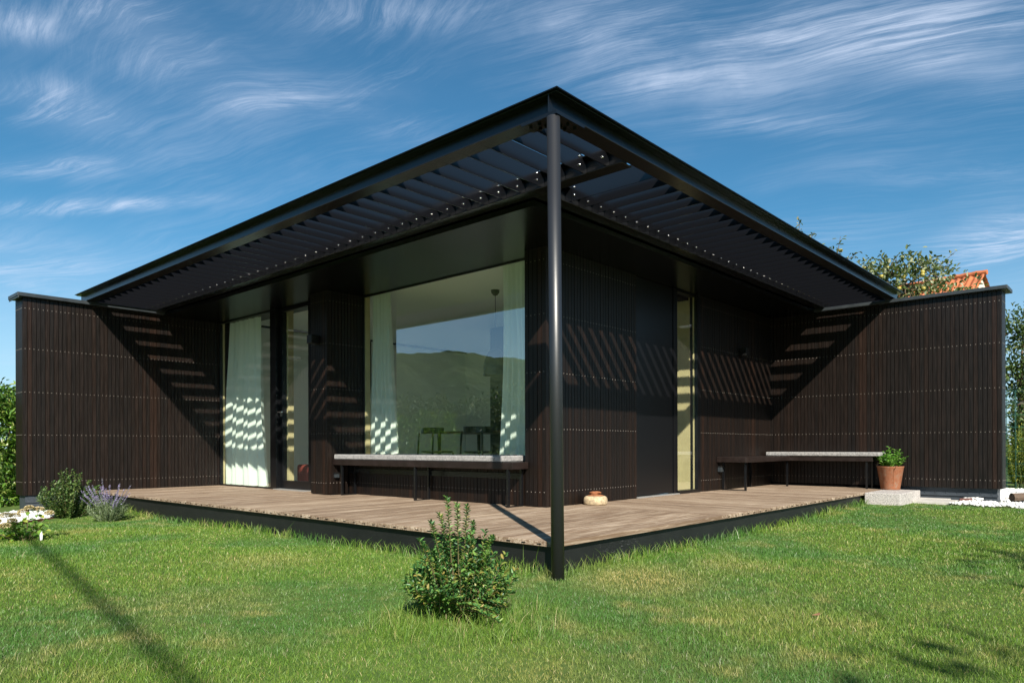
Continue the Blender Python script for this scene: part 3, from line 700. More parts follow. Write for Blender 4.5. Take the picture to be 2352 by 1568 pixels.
curtain('curtain', 2.002, 1.73, 2.245, .440, 2.255, 8, .028, 'white curtain gathered at the right side of the picture window', .1, 2)
curtain('curtain', 1.715, 6.22, 7.135, .012, 2.255, 6, .036, 'wide white curtain behind the tall left window', .25, 3)
pl = thing('pendant_lamp', 'dark dome pendant lamp hanging behind the picture window', 'pendant lamp', (2.80, 3.09, 1.31))
m = MB(); m.lathe((2.80, 3.09, 2.261), [(.001, 0), (.050, 0), (.045, -.03), (.025, -.055), (.008, -.062), (.001, -.062)], 20); m.build('ceiling_cap', M['black'], pl, smooth=True)
m = MB(); m.tube([(2.80, 3.09, 2.20), (2.80, 3.09, 1.62)], .0035, 6); m.build('cable', M['black'], pl)
m = MB(); m.lathe((2.80, 3.09, 1.31), [(.135, 0), (.133, .09), (.118, .18), (.085, .26), (.04, .30), (.008, .312), (.001, .313)], 32); m.build('lamp_shade', plain('slate_shade', (.02, .025, .035), .5), pl, smooth=True)
tb = thing('dining_table', 'thin topped dark dining table behind the picture window', 'table', (3.9, 4.2, 0))
m = MB(); m.box(3.45, 4.35, 3.3, 4.9, .695, .722); m.build('tabletop', plain('table_wood', (.16, .09, .04), .35, vary=.2), tb, bevel=.003)
for (x, y) in ((3.52, 3.38), (3.52, 4.82), (4.28, 3.38), (4.28, 4.82)):
    m = MB(); m.tube([(x, y, .0), (x, y, .694)], [.018, .026], 10); m.build('leg', M['black'], tb)
def chair(x, y, rot, label):
    t = thing('dining_chair', label, 'chair', (0, 0, 0), group='black dining chairs inside')
    m = MB(); m.lathe((0, 0, .44), [(.001, 0), (.19, 0), (.21, .012), (.20, .024), (.001, .026)], 20); m.build('seat', M['black'], t, smooth=True)
    pts = [(.20*math.cos(a), .22*math.sin(a), .69) for a in np.linspace(rad(100), rad(260), 12)]
    m = MB()
    for i in range(len(pts)-1):
        p, q = Vector(pts[i]), Vector(pts[i+1]); dd = Vector((0, 0, .075)); o_ = Vector((p.x, p.y, 0)).normalized()*.016
        m.add([p, q, q+dd, p+dd, p-o_, q-o_, q-o_+dd, p-o_+dd], [(0, 1, 2, 3), (4, 7, 6, 5), (3, 2, 6, 7), (0, 4, 5, 1), (0, 3, 7, 4), (1, 5, 6, 2)])
    m.build('backrest', M['black'], t, smooth=False)
    for sx, sy in ((.15, .15), (.15, -.15), (-.17, .16), (-.17, -.16)):
        m = MB(); top = .70 if sx < 0 else .445; m.tube([(sx*1.2, sy*1.2, 0), (sx, sy, top)], .013, 8); m.build('leg', M['black'], t)
    t.location = (x, y, 0); t.rotation_euler = (0, 0, rot)
chair(3.28, 4.60, rad(-8), 'black round backed chair at the left end of the dining table')
chair(3.28, 3.80, rad(6), 'black round backed chair right of its twin at the dining table')
cb = MB(); cb.box(4.62, 5.3, 4.0, 4.92, .0, 2.259); o = cb.build('tall_cabinet', M['darkcab'], None, loc=(4.9, 4.4, 0), bevel=.003); tag(o, 'full height dark cabinet deep inside behind the pendant lamp', 'cabinet')
cb = MB(); cb.box(1.95, 2.5, 5.2, 5.8, .0, .30); cb.box(2.42, 2.5, 5.2, 5.8, .3001, .42); o = cb.build('armchair', plain('red_fabric', (.20, .025, .015), .9), None, loc=(2.2, 5.5, 0), bevel=.03); tag(o, 'low dark red upholstered seat just inside the glazed door', 'armchair')

# ---------------------------------------------------------------- pebbles, edging
wm = plain('white_marble', (.70, .70, .69), .6, vary=.08, vscale=30)
def pebble_bed(name, pts, size, label):
    n = len(pts); s = rng.uniform(.6, 1.25, n)*size
    ico = bmesh.new(); bmesh.ops.create_icosphere(ico, subdivisions=1, radius=1); iv = np.array([v.co[:] for v in ico.verts]); fi = np.array([[v.index for v in f.verts] for f in ico.faces]); ico.free()
    sc = np.stack([s*rng.uniform(.8, 1.4, n), s*rng.uniform(.8, 1.4, n), s*rng.uniform(.5, .8, n)], 1)
    th = rng.uniform(0, 6.28, n); c, q = np.cos(th), np.sin(th)
    V = iv[None]*sc[:, None, :]; X_ = V[..., 0]*c[:, None]-V[..., 1]*q[:, None]; Y_ = V[..., 0]*q[:, None]+V[..., 1]*c[:, None]
    V = np.stack([X_, Y_, V[..., 2]], -1)+np.asarray(pts)[:, None, :]
    F = (fi[None]+np.arange(n)[:, None, None]*len(iv)).ravel()
    o = np_mesh(name, V.reshape(-1, 3), F, np.full(n*len(fi), 3), wm, smooth=True); tag(o, label, 'pebbles', kind='stuff')
n = 9000; x = rng.uniform(5.7, 9.5, n); y = rng.uniform(-3.2, 0.0, n)
k = (x > 5.70+.28*smoothstep(-1.6, -.4, y)) & ~((x > 5.98) & (x < 6.52) & (y > -.74)) & ~((x > LX+.03) & (x < LX+.26) & (y > WR)) & (y < -.0) & ~((x > 6.71) & (y > WR-.0) & (x < 6.75))
x, y = x[k], y[k]; pebble_bed('white_gravel', np.stack([x, y, GZ(x, y)*0-.112+rng.uniform(-.004, .012, len(x))], 1), .017, 'white marble gravel bed at the foot of the right wing wall')
n = 700; x = rng.uniform(6.5, 7.6, n); y = -.74-.30*(x-6.5)-rng.uniform(0, .16, n)-.02
pebble_bed('white_pebbles', np.stack([x, y, np.full(n, -.085)], 1), .03, 'row of larger white pebbles along the rusty edging right of the step')
n = 2600; x = rng.uniform(-2.8, -.25, n); y = rng.uniform(5.2, 7.18, n); k = (y > 5.45+.95*smoothstep(-1.9, -.35, x)); x, y = x[k], y[k]
pebble_bed('white_cobbles', np.stack([x, y, np.full(len(x), -.225)+rng.uniform(-.005, .015, len(x))], 1), .042, 'bright white cobbles at the foot of the left wing wall')
cor = plain('rusted_edging_steel', (.10, .035, .025), .7, vary=.3, vscale=12)
m = MB(); pts = [(6.32, -.74), (6.6, -.90), (7.0, -1.06), (7.6, -1.25), (8.6, -1.5)]
for (a, b_) in zip(pts[:-1], pts[1:]):
    m.add([(a[0], a[1], -.2), (b_[0], b_[1], -.2), (b_[0], b_[1], -.075), (a[0], a[1], -.075), (a[0]+.003, a[1]+.006, -.2), (b_[0]+.003, b_[1]+.006, -.2), (b_[0]+.003, b_[1]+.006, -.075), (a[0]+.003, a[1]+.006, -.075)],
          [(0, 1, 2, 3), (4, 7, 6, 5), (3, 2, 6, 7), (0, 3, 7, 4), (1, 5, 6, 2)])
o = m.build('edging_strip', cor, None, loc=(6.32, -.74, -.2)); tag(o, 'rusty steel edging strip curving through the white gravel on the right', 'edging', group='rusty steel edging strips')
m = MB(); px = [-2.6+i*.2 for i in range(12)]
for xa in px:
    ya = 5.33+.95*float(smoothstep(-1.9, -.35, xa)); xb = xa+.2; yb = 5.33+.95*float(smoothstep(-1.9, -.35, xb))
    m.add([(xa, ya, -.34), (xb, yb, -.34), (xb, yb, -.205), (xa, ya, -.205), (xa, ya+.008, -.34), (xb, yb+.008, -.34), (xb, yb+.008, -.205), (xa, ya+.008, -.205)], [(0, 1, 2, 3), (4, 7, 6, 5), (3, 2, 6, 7), (0, 3, 7, 4), (1, 5, 6, 2)])
o = m.build('edging_strip', cor, None, loc=(-1.4, 5.6, -.3)); tag(o, 'rusty steel edging strip between the lawn and the white cobbles on the left', 'edging', group='rusty steel edging strips')
# firewood-like timber scrap beside the right wall end
lg = thing('log', 'short split log lying at the outer end of the right wing wall', 'log', (6.62, -1.28, -.1))
m = MB(); m.tube([(6.50, -1.20, -.055), (6.62, -1.33, -.045)], [.05, .045], 9); m.build('bark', M['bark'], lg)
m = MB(); m.tube([(6.6205, -1.3305, -.045), (6.622, -1.332, -.045)], .043, 9); m.build('cut_face', plain('cut_wood', (.50, .38, .24), .8, vary=.2), lg)
m = MB(); m.box(6.95, 7.03, -1.9, -.6, -.11, -.085); o = m.build('timber_board', plain('grey_board', (.22, .18, .15), .8, vary=.2), None, loc=(7, -1.2, -.11)); tag(o, 'weathered timber board laid in the gravel behind the log', 'board')

# ---------------------------------------------------------------- plants
def bush(name, c, H, R, nst, nleaf, L, Wd, matl, stemm, label, cat, upright=.5, r0=.03, wid=1., leafang=.6, spire=.25, cover=.15):
    t = thing(name, label, cat, c); cx, cy, cz = c
    P, D, ST = [], [], MB()
    for i in range(nst):
        a = random.uniform(0, 6.28); rr = random.random()**.5
        top = Vector((math.cos(a)*R*rr, math.sin(a)*R*rr*wid, H*(1-rr**2*(1-upright))*random.uniform(.72, 1.0)*(1+spire*(random.random() < .10))))
        b0 = Vector((math.cos(a)*r0*rr, math.sin(a)*r0*rr, 0))
        mid = b0.lerp(top, .5)+Vector((math.cos(a), math.sin(a), -.1))*R*.15*rr
        pts = [b0*(1-s)**2+mid*2*s*(1-s)+top*s*s for s in np.linspace(0, 1, 7)]
        ST.tube([p+Vector(c) for p in pts], [.0032*(1-.65*s) for s in np.linspace(0, 1, 7)], 5)
        for k in range(nleaf):
            s = cover+(1-cover)*(k+random.random())/nleaf
            p = b0*(1-s)**2+mid*2*s*(1-s)+top*s*s; ax = ((top-mid)*s+(mid-b0)*(1-s)).normalized()
            ang = k*2.4+random.uniform(-.4, .4); u = ax.orthogonal().normalized(); w_ = ax.cross(u)
            d_ = (u*math.cos(ang)+w_*math.sin(ang))*math.sin(leafang+random.uniform(-.2, .2))+ax*math.cos(leafang)
            P.append(p+Vector(c)); D.append(d_)
    P = np.array([p[:] for p in P]); D = np.array([d[:] for d in D]); n = len(P)
    leaves('foliage', P, D, rng.uniform(.7, 1.25, n)*L, rng.uniform(.8, 1.2, n)*Wd, matl, t)
    ST.build('stem', stemm, t)
    return t
mb_ = foliage_mat('privet_leaf', [(.032, .095, .035), (.06, .16, .046), (.10, .23, .055), (.16, .29, .06), (.28, .22, .06)], .25, .38)
b = bush('bush', (-.92, -.22, -.195), .345, .235, 118, 42, .027, .014, mb_, plain('olive_stem', (.10, .085, .035), .7), 'dark green bush with upright leafy shoots in front of the steel post', 'bush', .48, .05, 1., .8, .28, .05)
P, D, ST = [], [], MB()      # tall leading shoots with leaves in whorls
for (x, y, zt) in ((-1.03, -.26, .315), (-.965, -.25, .285), (-.925, -.27, .275), (-1.10, -.24, .22), (-1.17, -.25, .155), (-.86, -.24, .20), (-.76, -.26, .13), (-1.0, -.18, .24), (-1.06, -.48, -.10), (-.98, -.50, -.13), (-1.12, -.44, -.06), (-.90, -.47, -.12), (-1.02, -.55, -.15), (-1.16, -.36, -.04), (-.80, -.42, -.09)):
    b0 = Vector((-.92+(x+.92)*.55, -.24, -.05 if zt > 0 else -.15)); top = Vector((x, y, zt)); ST.tube([b0, b0.lerp(top, .5)+Vector((0, 0, .02)), top], [.003, .0025, .0012], 5)
    for k in range(64):
        t_ = .30+.70*k/64; p = b0.lerp(top, t_)+Vector((0, 0, .02*4*t_*(1-t_))); ang = (k//4)*.8+(k % 4)*1.571; e = .55+.9*max(0, t_-.8)*3
        P.append(p[:]); D.append((math.cos(ang), math.sin(ang), e))
P = np.array(P); leaves('shoot_leaves', P, np.array(D), rng.uniform(.018, .026, len(P)), .0095, mb_, b); ST.build('shoot', bpy.data.materials['olive_stem'], b)
ms = foliage_mat('shrub_leaf', [(.030, .065, .018), (.055, .11, .028), (.09, .16, .04), (.15, .20, .055)], .25, .45)
bush('shrub', (-.52, 6.12, -.25), .56, .30, 70, 40, .034, .020, ms, bpy.data.materials['olive_stem'], 'small dark shrub with loose arching twigs in front of the left wing wall', 'shrub', .50, .05, 1., .8, .12, .1)
ml = foliage_mat('silver_leaf', [(.11, .16, .08), (.18, .24, .13), (.26, .32, .20), (.36, .41, .30)], .25, .6)
lv = bush('lavender', (-.36, 5.50, -.235), .26, .20, 75, 24, .030, .006, ml, M['stem_green'], 'silvery lavender clump with thin purple flower spikes at the deck tip', 'lavender', .6, .05, 1., .7, .1, .05)
fp = foliage_mat('purple_flower', [(.28, .22, .48), (.38, .31, .60), (.50, .43, .70)], .3, .7)
P, D = [], []; ST = MB()
for i in range(34):
    a = random.uniform(0, 6.28); rr = random.random()**.6; b0 = Vector((-.36+.03*math.cos(a), 5.50+.03*math.sin(a), -.2)); lean = .26
    top = Vector((-.36+lean*rr*math.cos(a)-.04, 5.50+lean*rr*math.sin(a), -.2+.42*random.uniform(.6, 1.05)*(1-.25*rr)))
    ST.tube([b0, top], [.002, .001], 4)
    for k in range(30):
        s = .55+.45*k/30; p = b0.lerp(top, s); ang = k*2.4; P.append(p[:]); D.append((math.cos(ang), math.sin(ang), .5))
P = np.array(P); leaves('flower', P, np.array(D), .014, .010, fp, lv); ST.build('flower_stalk', ml, lv)
fl = MB(); fq = (-.005, -1.36, float(GZ(-.005, -1.36))+.022)
fl.add([(fq[0]+a, fq[1]+b, fq[2]+c) for a, b, c in ((-.020, .012, 0), (-.007, .0, .007), (.007, .007, .002), (.024, -.006, .006), (.005, -.012, .0), (-.009, -.009, .001))], [(0, 1, 2), (1, 4, 2), (2, 4, 3), (0, 5, 1), (1, 5, 4)])
o = fl.build('fallen_leaf', plain('dry_leaf', (.16, .08, .04), .8), None, loc=fq); sol = o.modifiers.new('thick', 'SOLIDIFY'); sol.thickness = .001; tag(o, 'curled brown dry leaf lying alone on the lawn right of the post', 'leaf')
# hydrangea
hy = thing('hydrangea', 'hydrangea with cream flower heads and sparse leaves at the left lawn edge', 'hydrangea', (-1.38, 4.32, -.235))
hm = foliage_mat('hydrangea_leaf', [(.08, .18, .03), (.13, .27, .04), (.20, .34, .06), (.34, .36, .07)], .4, .4)
hf = foliage_mat('hydrangea_petal', [(.30, .22, .10), (.50, .40, .22), (.68, .58, .38), (.80, .72, .52)], .2, .8, .2)
heads = [(-1.344, 4.30, .040, .030), (-1.272, 4.32, .022, .034), (-1.204, 4.30, -.012, .032), (-1.375, 4.34, .008, .036), (-1.50, 4.30, -.012, .042), (-1.43, 4.35, -.02, .036), (-1.525, 4.22, -.085, .040), (-1.56, 4.35, -.055, .04), (-1.47, 4.25, -.05, .03)]
P, D, ST, fp_, fd_ = [], [], MB(), [], []
for (x, y, z, r_) in heads:
    r_ *= .95
    b0 = Vector((-1.38+random.uniform(-.04, .04), 4.32+random.uniform(-.04, .04), -.235)); top = Vector((x, y, z))
    ST.tube([b0, b0.lerp(top, .55)+Vector((0, 0, -.01)), top], [.004, .003, .002], 5)
    for k in range(300):
        v = Vector((random.gauss(0, 1), random.gauss(0, 1), random.gauss(0, 1))).normalized(); v.z = abs(v.z)*.6 if random.random() < .8 else -.15
        fp_.append((x+v.x*r_, y+v.y*r_, z+v.z*r_*.9)); fd_.append((v.x+random.uniform(-.6, .6), v.y+random.uniform(-.6, .6), v.z+random.uniform(-.3, .5)))
    for k in range(5):
        p = b0.lerp(top, random.uniform(.3, .9)); a = random.uniform(0, 6.28); P.append(p[:]); D.append((math.cos(a), math.sin(a), random.uniform(-.5, .4)))
for i in range(26):
    a = random.uniform(0, 6.28); rr = random.uniform(.05, .22); b0 = Vector((-1.36+.03*math.cos(a), 4.32+.03*math.sin(a), -.235)); top = b0+Vector((math.cos(a)*rr, math.sin(a)*rr, random.uniform(.05, .17)))
    ST.tube([b0, top], [.0035, .002], 5)
    for k in range(5):
        p = b0.lerp(top, .4+.6*k/4); a2 = random.uniform(0, 6.28); P.append(p[:]); D.append((math.cos(a2), math.sin(a2), random.uniform(-.6, .5)))
P = np.array(P); leaves('leaf_cluster', P, np.array(D), rng.uniform(.035, .065, len(P)), rng.uniform(.026, .042, len(P)), hm, hy)
leaves('flower_head', np.array(fp_), np.array(fd_), .010, .010, hf, hy); ST.build('stem', bpy.data.materials['olive_stem'], hy)
m = MB(); m.add([(-1.315, 4.13, -.21), (-1.300, 4.125, -.205), (-1.295, 4.13, -.165), (-1.302, 4.132, -.135), (-1.315, 4.135, -.16)], [(0, 1, 2, 3, 4)]); o = m.build('plant_tag', plain('tag_plastic', (.55, .55, .55), .4), None, loc=(-1.31, 4.13, -.21))
sol = o.modifiers.new('thick', 'SOLIDIFY'); sol.thickness = .0015; tag(o, 'pale plastic plant tag stuck in the lawn below the hydrangea', 'plant tag')
# potted plant
pot = thing('flower_pot', 'rusty tapered metal bucket used as a planter by the granite step', 'pot', (6.28, -.04, 0))
mr, T, Br = newmat('rusted_bucket'); co = T.node('ShaderNodeTexCoord').outputs['Object']
n = T.noise(co, 22, 7, .72); n2 = T.noise(T.mapping(co, (1, 1, .35)), 38, 6, .65)
c = T.ramp(n, [(.3, (.13, .045, .02)), (.48, (.27, .095, .04)), (.6, (.24, .12, .07)), (.72, (.25, .20, .16))]); T.put(Br.inputs['Base Color'], T.mix(T.smooth(n2, .5, .68, 0, .6), c, (.22, .09, .045))); Br.inputs['Roughness'].default_value = .75
m = MB(); m.lathe((6.28, -.04, 0), [(.001, .001), (.100, .001), (.103, .004), (.105, .035), (.1065, .038), (.142, .262), (.147, .268), (.147, .274), (.140, .272), (.136, .245), (.001, .24)], 40); m.build('bucket', mr, pot, smooth=False)
for pz in pot.children[0].data.polygons: pz.use_smooth = True
m = MB()
for i in range(13): zq = .05+i*.0165; rq = .1075+(zq-.038)*.158; m.box(6.28-rq*.87-.004, 6.28-rq*.87+.002, -.04-rq*.50-.004, -.04-rq*.50+.002, zq, zq+.006)
m.build('riveted_seam', rm, pot)
m = MB(); m.tube([(6.28-.12, -.04-.09, .272), (6.28-.135, -.04-.095, .262), (6.28-.14, -.04-.09, .245)], .004, 6); m.build('handle_lug', rm, pot)
mp = foliage_mat('pot_leaf', [(.05, .15, .02), (.09, .24, .03), (.14, .33, .05), (.22, .38, .09)], .35, .38)
pt = thing('potted_plant', 'bright green leafy plant growing in the rusty bucket', 'plant', (6.28, -.04, .24))
P, D, ST = [], [], MB()
for i in range(34):
    a = random.uniform(0, 6.28); rr = random.random()**.5*.165; b0 = Vector((6.28+rr*.5*math.cos(a), -.04+rr*.5*math.sin(a), .24)); top = Vector((6.28+rr*1.15*math.cos(a), -.04+rr*1.15*math.sin(a), .29+random.uniform(.08, .24)*(1-.4*rr/.165)))
    ST.tube([b0, top], [.003, .002], 5)
    for k in range(15):
        s = .25+.75*k/15; p = b0.lerp(top, s); ang = k*2.4+i; P.append(p[:]); D.append((math.cos(ang), math.sin(ang), .45))
P = np.array(P); leaves('foliage', P, np.array(D), rng.uniform(.032, .055, len(P)), rng.uniform(.018, .03, len(P)), mp, pt); ST.build('stem', M['stem_green'], pt)

# ---------------------------------------------------------------- trees, hedges
def cloud_pts(n, blobs):
    out = []
    wts = np.array([b[3]*b[4]*b[5] for b in blobs]); wts = wts/wts.sum()
    idx = rng.choice(len(blobs), n, p=wts); B = np.array(blobs)[idx]
    v = unit(rng.normal(0, 1, (n, 3))); r = rng.random(n)**.42
    p = B[:, :3]+v*B[:, 3:6]*r[:, None]; return p, v
def tree(name, label, base, trunk_h, blobs, nclump, per, L, Wd, mat, group=None, trunk_r=.09, cat='tree', limbs=True, droop=0, fruit=None):
    t = thing(name, label, cat, base, group)
    cen, v = cloud_pts(nclump, blobs); cr = L*2.6
    dirs = np.repeat(v, per, 0); P = np.repeat(cen, per, 0)+rng.normal(0, cr*.42, (nclump*per, 3))
    D = dirs*.7+rng.normal(0, .6, P.shape); D[:, 2] += .15-droop
    tone = np.clip(np.repeat(rng.normal(0, .16, nclump), per)+rng.beta(2, 2, nclump*per), 0, 1)
    leaves('crown', P, D, rng.uniform(.7, 1.3, len(P))*L, rng.uniform(.8, 1.2, len(P))*Wd, mat, t, rnd=tone)
    m = MB(); b0 = Vector(base); top = b0+Vector((0, 0, trunk_h))
    m.tube([b0-Vector((0, 0, .05)), b0.lerp(top, .5)+Vector((.04, .02, 0)), top], [trunk_r*1.25, trunk_r, trunk_r*.8], 9)
    for (x, y, z, rx, ry, rz) in blobs:
        c = Vector((x, y, z)); m.tube([top-Vector((0, 0, .1)), top.lerp(c, .5)+Vector((0, 0, .05)), c], [trunk_r*.6, trunk_r*.4, trunk_r*.12], 6)
    for i in rng.choice(nclump, min(nclump, 60 if limbs else 0), replace=False):
        q = Vector(cen[i]); bb = min(blobs, key=lambda b: (Vector(b[:3])-q).length); m.tube([Vector(bb[:3]), q], [trunk_r*.14, trunk_r*.04], 4)
    m.build('trunk', M['bark'], t, smooth=True)
    return t, cen
apm = foliage_mat('apple_leaf', [(.045, .075, .025), (.08, .12, .04), (.14, .18, .07), (.24, .26, .15), (.40, .38, .27)], .25, .45)
def at(px, py, dist):   # point at a distance in front of the camera, along the sight line of a pixel of the 2352-wide photograph
    return (CAM.x+dist*(FW[0]+RT[0]*(px-1176)/1644.7), CAM.y+dist*(FW[1]+RT[1]*(px-1176)/1644.7), CAM.z+dist*(1025-py)/1644.7)
DA = 13.0
bl = [(*at(2080, 660, DA), .75, .75, .48), (*at(2030, 640, DA), .55, .5, .35), (*at(2140, 630, DA), .42, .42, .32), (*at(2200, 670, DA), .40, .4, .22), (*at(1990, 720, DA), .8, .6, .5), (*at(1900, 700, DA), .6, .6, .6)]
base = at(2000, 1100, DA); at_, cen = tree('apple_tree', 'apple tree laden with yellow green apples showing above the roof edge', (base[0], base[1], -.15), 1.9, bl, 420, 9, .085, .05, apm, trunk_r=.11)
# free twigs standing out of the crown, with leaves
P, D, ST = [], [], MB()
tw = [((1835, 560), (1838, 508)), ((1850, 575), (1872, 535)), ((1900, 600), (1915, 572)), ((1920, 610), (1932, 545)), ((1930, 610), (1975, 580)), ((1890, 585), (1870, 560)), ((2060, 640), (2020, 598)), ((2100, 640), (2110, 592)), ((2130, 640), (2196, 580)), ((2150, 650), (2185, 600)), ((2060, 640), (2060, 590)), ((2150, 660), (2190, 640)), ((2130, 620), (2145, 595)), ((1990, 640), (1992, 620)),
      ((2160, 690), (2215, 662)), ((2170, 690), (2230, 672))]
for (a, b_) in tw:
    p0, p1 = Vector(at(*a, DA)), Vector(at(*b_, DA)); ST.tube([p0-(p1-p0)*.8, p0, p1], [.012, .009, .003], 5)
    nl = 22
    for k in range(nl):
        s = k/nl*1.0; p = p0.lerp(p1, s)+Vector((random.gauss(0, .03), random.gauss(0, .03), random.gauss(0, .03))); P.append(p[:]); D.append((random.gauss(0, 1), random.gauss(0, 1), random.gauss(.3, .6)))
P = np.array(P); leaves('twig_leaves', P, np.array(D), rng.uniform(.06, .10, len(P)), rng.uniform(.03, .05, len(P)), apm, at_); ST.build('twig', M['bark'], at_)
apc = plain('apple_skin', (.30, .25, .05), .4, vary=.4, vscale=9)
for i in range(34):
    q = cen[rng.integers(len(cen))]; q = Vector(q)+Vector((-.15*FW[0], -.15*FW[1], random.uniform(-.1, .05)))
    m = MB(); m.lathe(q, [(.001, -.030), (.022, -.028), (.036, -.008), (.037, .010), (.026, .028), (.008, .026), (.001, .022)], 10); m.build('apple', apc, at_, smooth=True)
m = MB()
for (a, b_) in (((1932, 578), 0),):
    q = Vector(at(*a, DA)); m.lathe(q, [(.001, -.030), (.022, -.028), (.038, -.008), (.038, .010), (.026, .028), (.001, .022)], 10)
m.build('apple', apc, at_, smooth=True)
# laurel hedge on the left, behind the wing wall
lm = foliage_mat('laurel_leaf', [(.03, .075, .015), (.06, .14, .02), (.10, .21, .03), (.18, .30, .05), (.34, .36, .12)], .3, .3, .6)
def hedge(name, label, x0, x1, y0, y1, z0, z1, n, L, Wd, mat, cat='hedge'):
    t = thing(name, label, cat, ((x0+x1)/2, (y0+y1)/2, z0))
    p = rng.uniform(0, 1, (n, 3)); bump = .06*np.sin(p[:, 0]*9)+.05*np.sin(p[:, 0]*23+p[:, 1]*7)
    # favour the outer shell
    face = rng.integers(0, 4, n); p[:, 1] = np.where(face == 0, rng.random(n)**3*.35, p[:, 1]); p[:, 2] = np.where(face == 1, 1-rng.random(n)**3*.2, p[:, 2]); p[:, 0] = np.where(face == 2, 1-rng.random(n)**3*.3, p[:, 0])
    P = np.stack([x0+p[:, 0]*(x1-x0), y0+p[:, 1]*(y1-y0)+bump*.5, z0+p[:, 2]*(z1-z0)*(1+bump)], 1)
    D = rng.normal(0, .6, (n, 3)); D[:, 1] -= .5; D[:, 2] += .45
    leaves('foliage', P, D, rng.uniform(.7, 1.2, n)*L, rng.uniform(.8, 1.2, n)*Wd, mat, t)
    m = MB()
    for i in range(max(3, int((x1-x0)*2.5))):
        x = x0+(i+.5)/max(3, int((x1-x0)*2.5))*(x1-x0); yy = (y0+y1)/2; m.tube([(x, yy, z0-.1), (x+random.uniform(-.1, .1), yy+random.uniform(-.1, .1), z0+(z1-z0)*.8)], [.02, .006], 5)
    m.build('stem', M['bark'], t); return t
hedge('laurel_hedge', 'glossy green laurel hedge beyond the end of the left wing wall', -3.2, -.38, 8.05, 9.0, -.28, 1.08, 12000, .085, .032, lm)
tree('laurel_tree', 'small round crowned tree rising over the laurel hedge on the left', (-.5, 10.2, -.25), .8, [(-.25, 10.2, 1.12, .40, .5, .30), (-.9, 10.3, .9, .6, .6, .4), (-.10, 10.4, 1.30, .2, .3, .2)], 260, 10, .075, .04, lm, trunk_r=.05)
# right side: pear tree, shrubs, goldenrod, wire cage
rt = foliage_mat('pear_leaf', [(.03, .06, .02), (.06, .10, .03), (.10, .15, .05), (.18, .21, .08)], .3, .42)
q = at(2345, 1100, 14); tree('pear_tree', 'dense dull green fruit tree at the right edge behind the wing wall', (q[0], q[1], -.15), 1.5,
     [(*at(2350, 770, 14), .42, .5, .42), (*at(2335, 850, 14), .36, .5, .42), (*at(2400, 740, 14), .55, .5, .5), (*at(2400, 880, 14), .6, .6, .5), (*at(2340, 930, 14), .3, .4, .3)], 520, 10, .075, .045, rt, trunk_r=.07)
gm_ = foliage_mat('goldenrod_leaf', [(.07, .12, .02), (.13, .20, .03), (.24, .28, .04), (.40, .36, .05)], .35, .5)
q = at(2330, 1090, 11.2); bush('goldenrod', (q[0]-.05, q[1]-.15, -.14), 1.0, .34, 60, 40, .055, .015, gm_, M['stem_green'], 'yellow green goldenrod clump right of the wing wall end', 'goldenrod', .7, .14, 1., .8, .05, .1)
q = at(2360, 1090, 12.2); bush('currant_bush', (q[0], q[1], -.14), 1.5, .5, 55, 40, .07, .045, rt, M['stem_red'], 'leafy currant bush behind the goldenrod at the right edge', 'bush', .7, .2, 1., .9, .05, .1)
cg = thing('wire_cage', 'green wire mesh cage around plants right of the wing wall', 'wire cage', at(2345, 1085, 11.0))
wmt = plain('green_wire', (.02, .09, .07), .5, .1); c0 = Vector(at(2352, 1085, 11.0)); c0.z = -.14; R_ = .26
m = MB()
for i in range(11):
    a = i/11*6.283; m.tube([(c0.x+R_*math.cos(a), c0.y+R_*math.sin(a), -.14), (c0.x+R_*math.cos(a), c0.y+R_*math.sin(a), 1.36)], .003, 4)
for j in range(8):
    z = .05+j*.187; m.tube([(c0.x+R_*math.cos(a), c0.y+R_*math.sin(a), z) for a in np.linspace(0, 6.283, 12)], .003, 4, cap=False)
m.build('wire_mesh', wmt, cg)
m = MB(); m.tube([(c0.x+R_, c0.y, -.14), (c0.x+R_, c0.y, 1.5)], .014, 6); m.build('stake', wmt, cg)
# neighbour's house roof
nh = thing('neighbour_house', 'neighbouring house with orange pantile roof behind the apple tree', 'house', at(2200, 1100, 24))
DN = 24.; pR = Vector(at(2264, 632, DN)); pr2 = Vector(at(1900, 668, DN+4.5)); ax = (pr2-pR); ax.z = 0; ax.normalize(); nrm = Vector((ax.y, -ax.x, 0))
if nrm.dot(Vector((CAM.x, CAM.y, 0))-pR) < 0: nrm = -nrm
tm = plain('pantile', (.40, .12, .045), .8, vary=.35, vscale=3, bump=.4, bscale=30)
LEN = 8.; slope = 1.0; rows = 16; cols = 46; V = []; F = []
for side in (1, -1):
    base_i = len(V)
    for r_ in range(rows*2+1):
        rr = r_/2; dd = rr*.17; lift = .03*(1-(rr % 1)) if r_ % 2 else 0.0
        for c_ in range(cols*6+1):
            u = c_/6*.19; wv_ = .03*math.sin(2*math.pi*c_/6)
            p = pR+ax*u+nrm*side*dd*.72+Vector((0, 0, -dd*.70+wv_+(.035 if r_ % 2 else 0)))
            V.append(tuple(p))
    nC = cols*6+1
    for r_ in range(rows*2):
        for c_ in range(cols*6):
            a = base_i+r_*nC+c_; F.append((a, a+1, a+nC+1, a+nC))
m = MB(); m.add(V, F); rf = m.build('roof', tm, nh)
m = MB(); m.tube([pR+ax*u+Vector((0, 0, .05+.018*((int(u*6) % 2)))) for u in np.linspace(-.06, LEN, 50)], .085, 8); m.build('ridge_tile', tm, rf)
wc = plain('neighbour_render', (.55, .50, .42), .9, vary=.1)
m = MB(); dmax = rows*.17
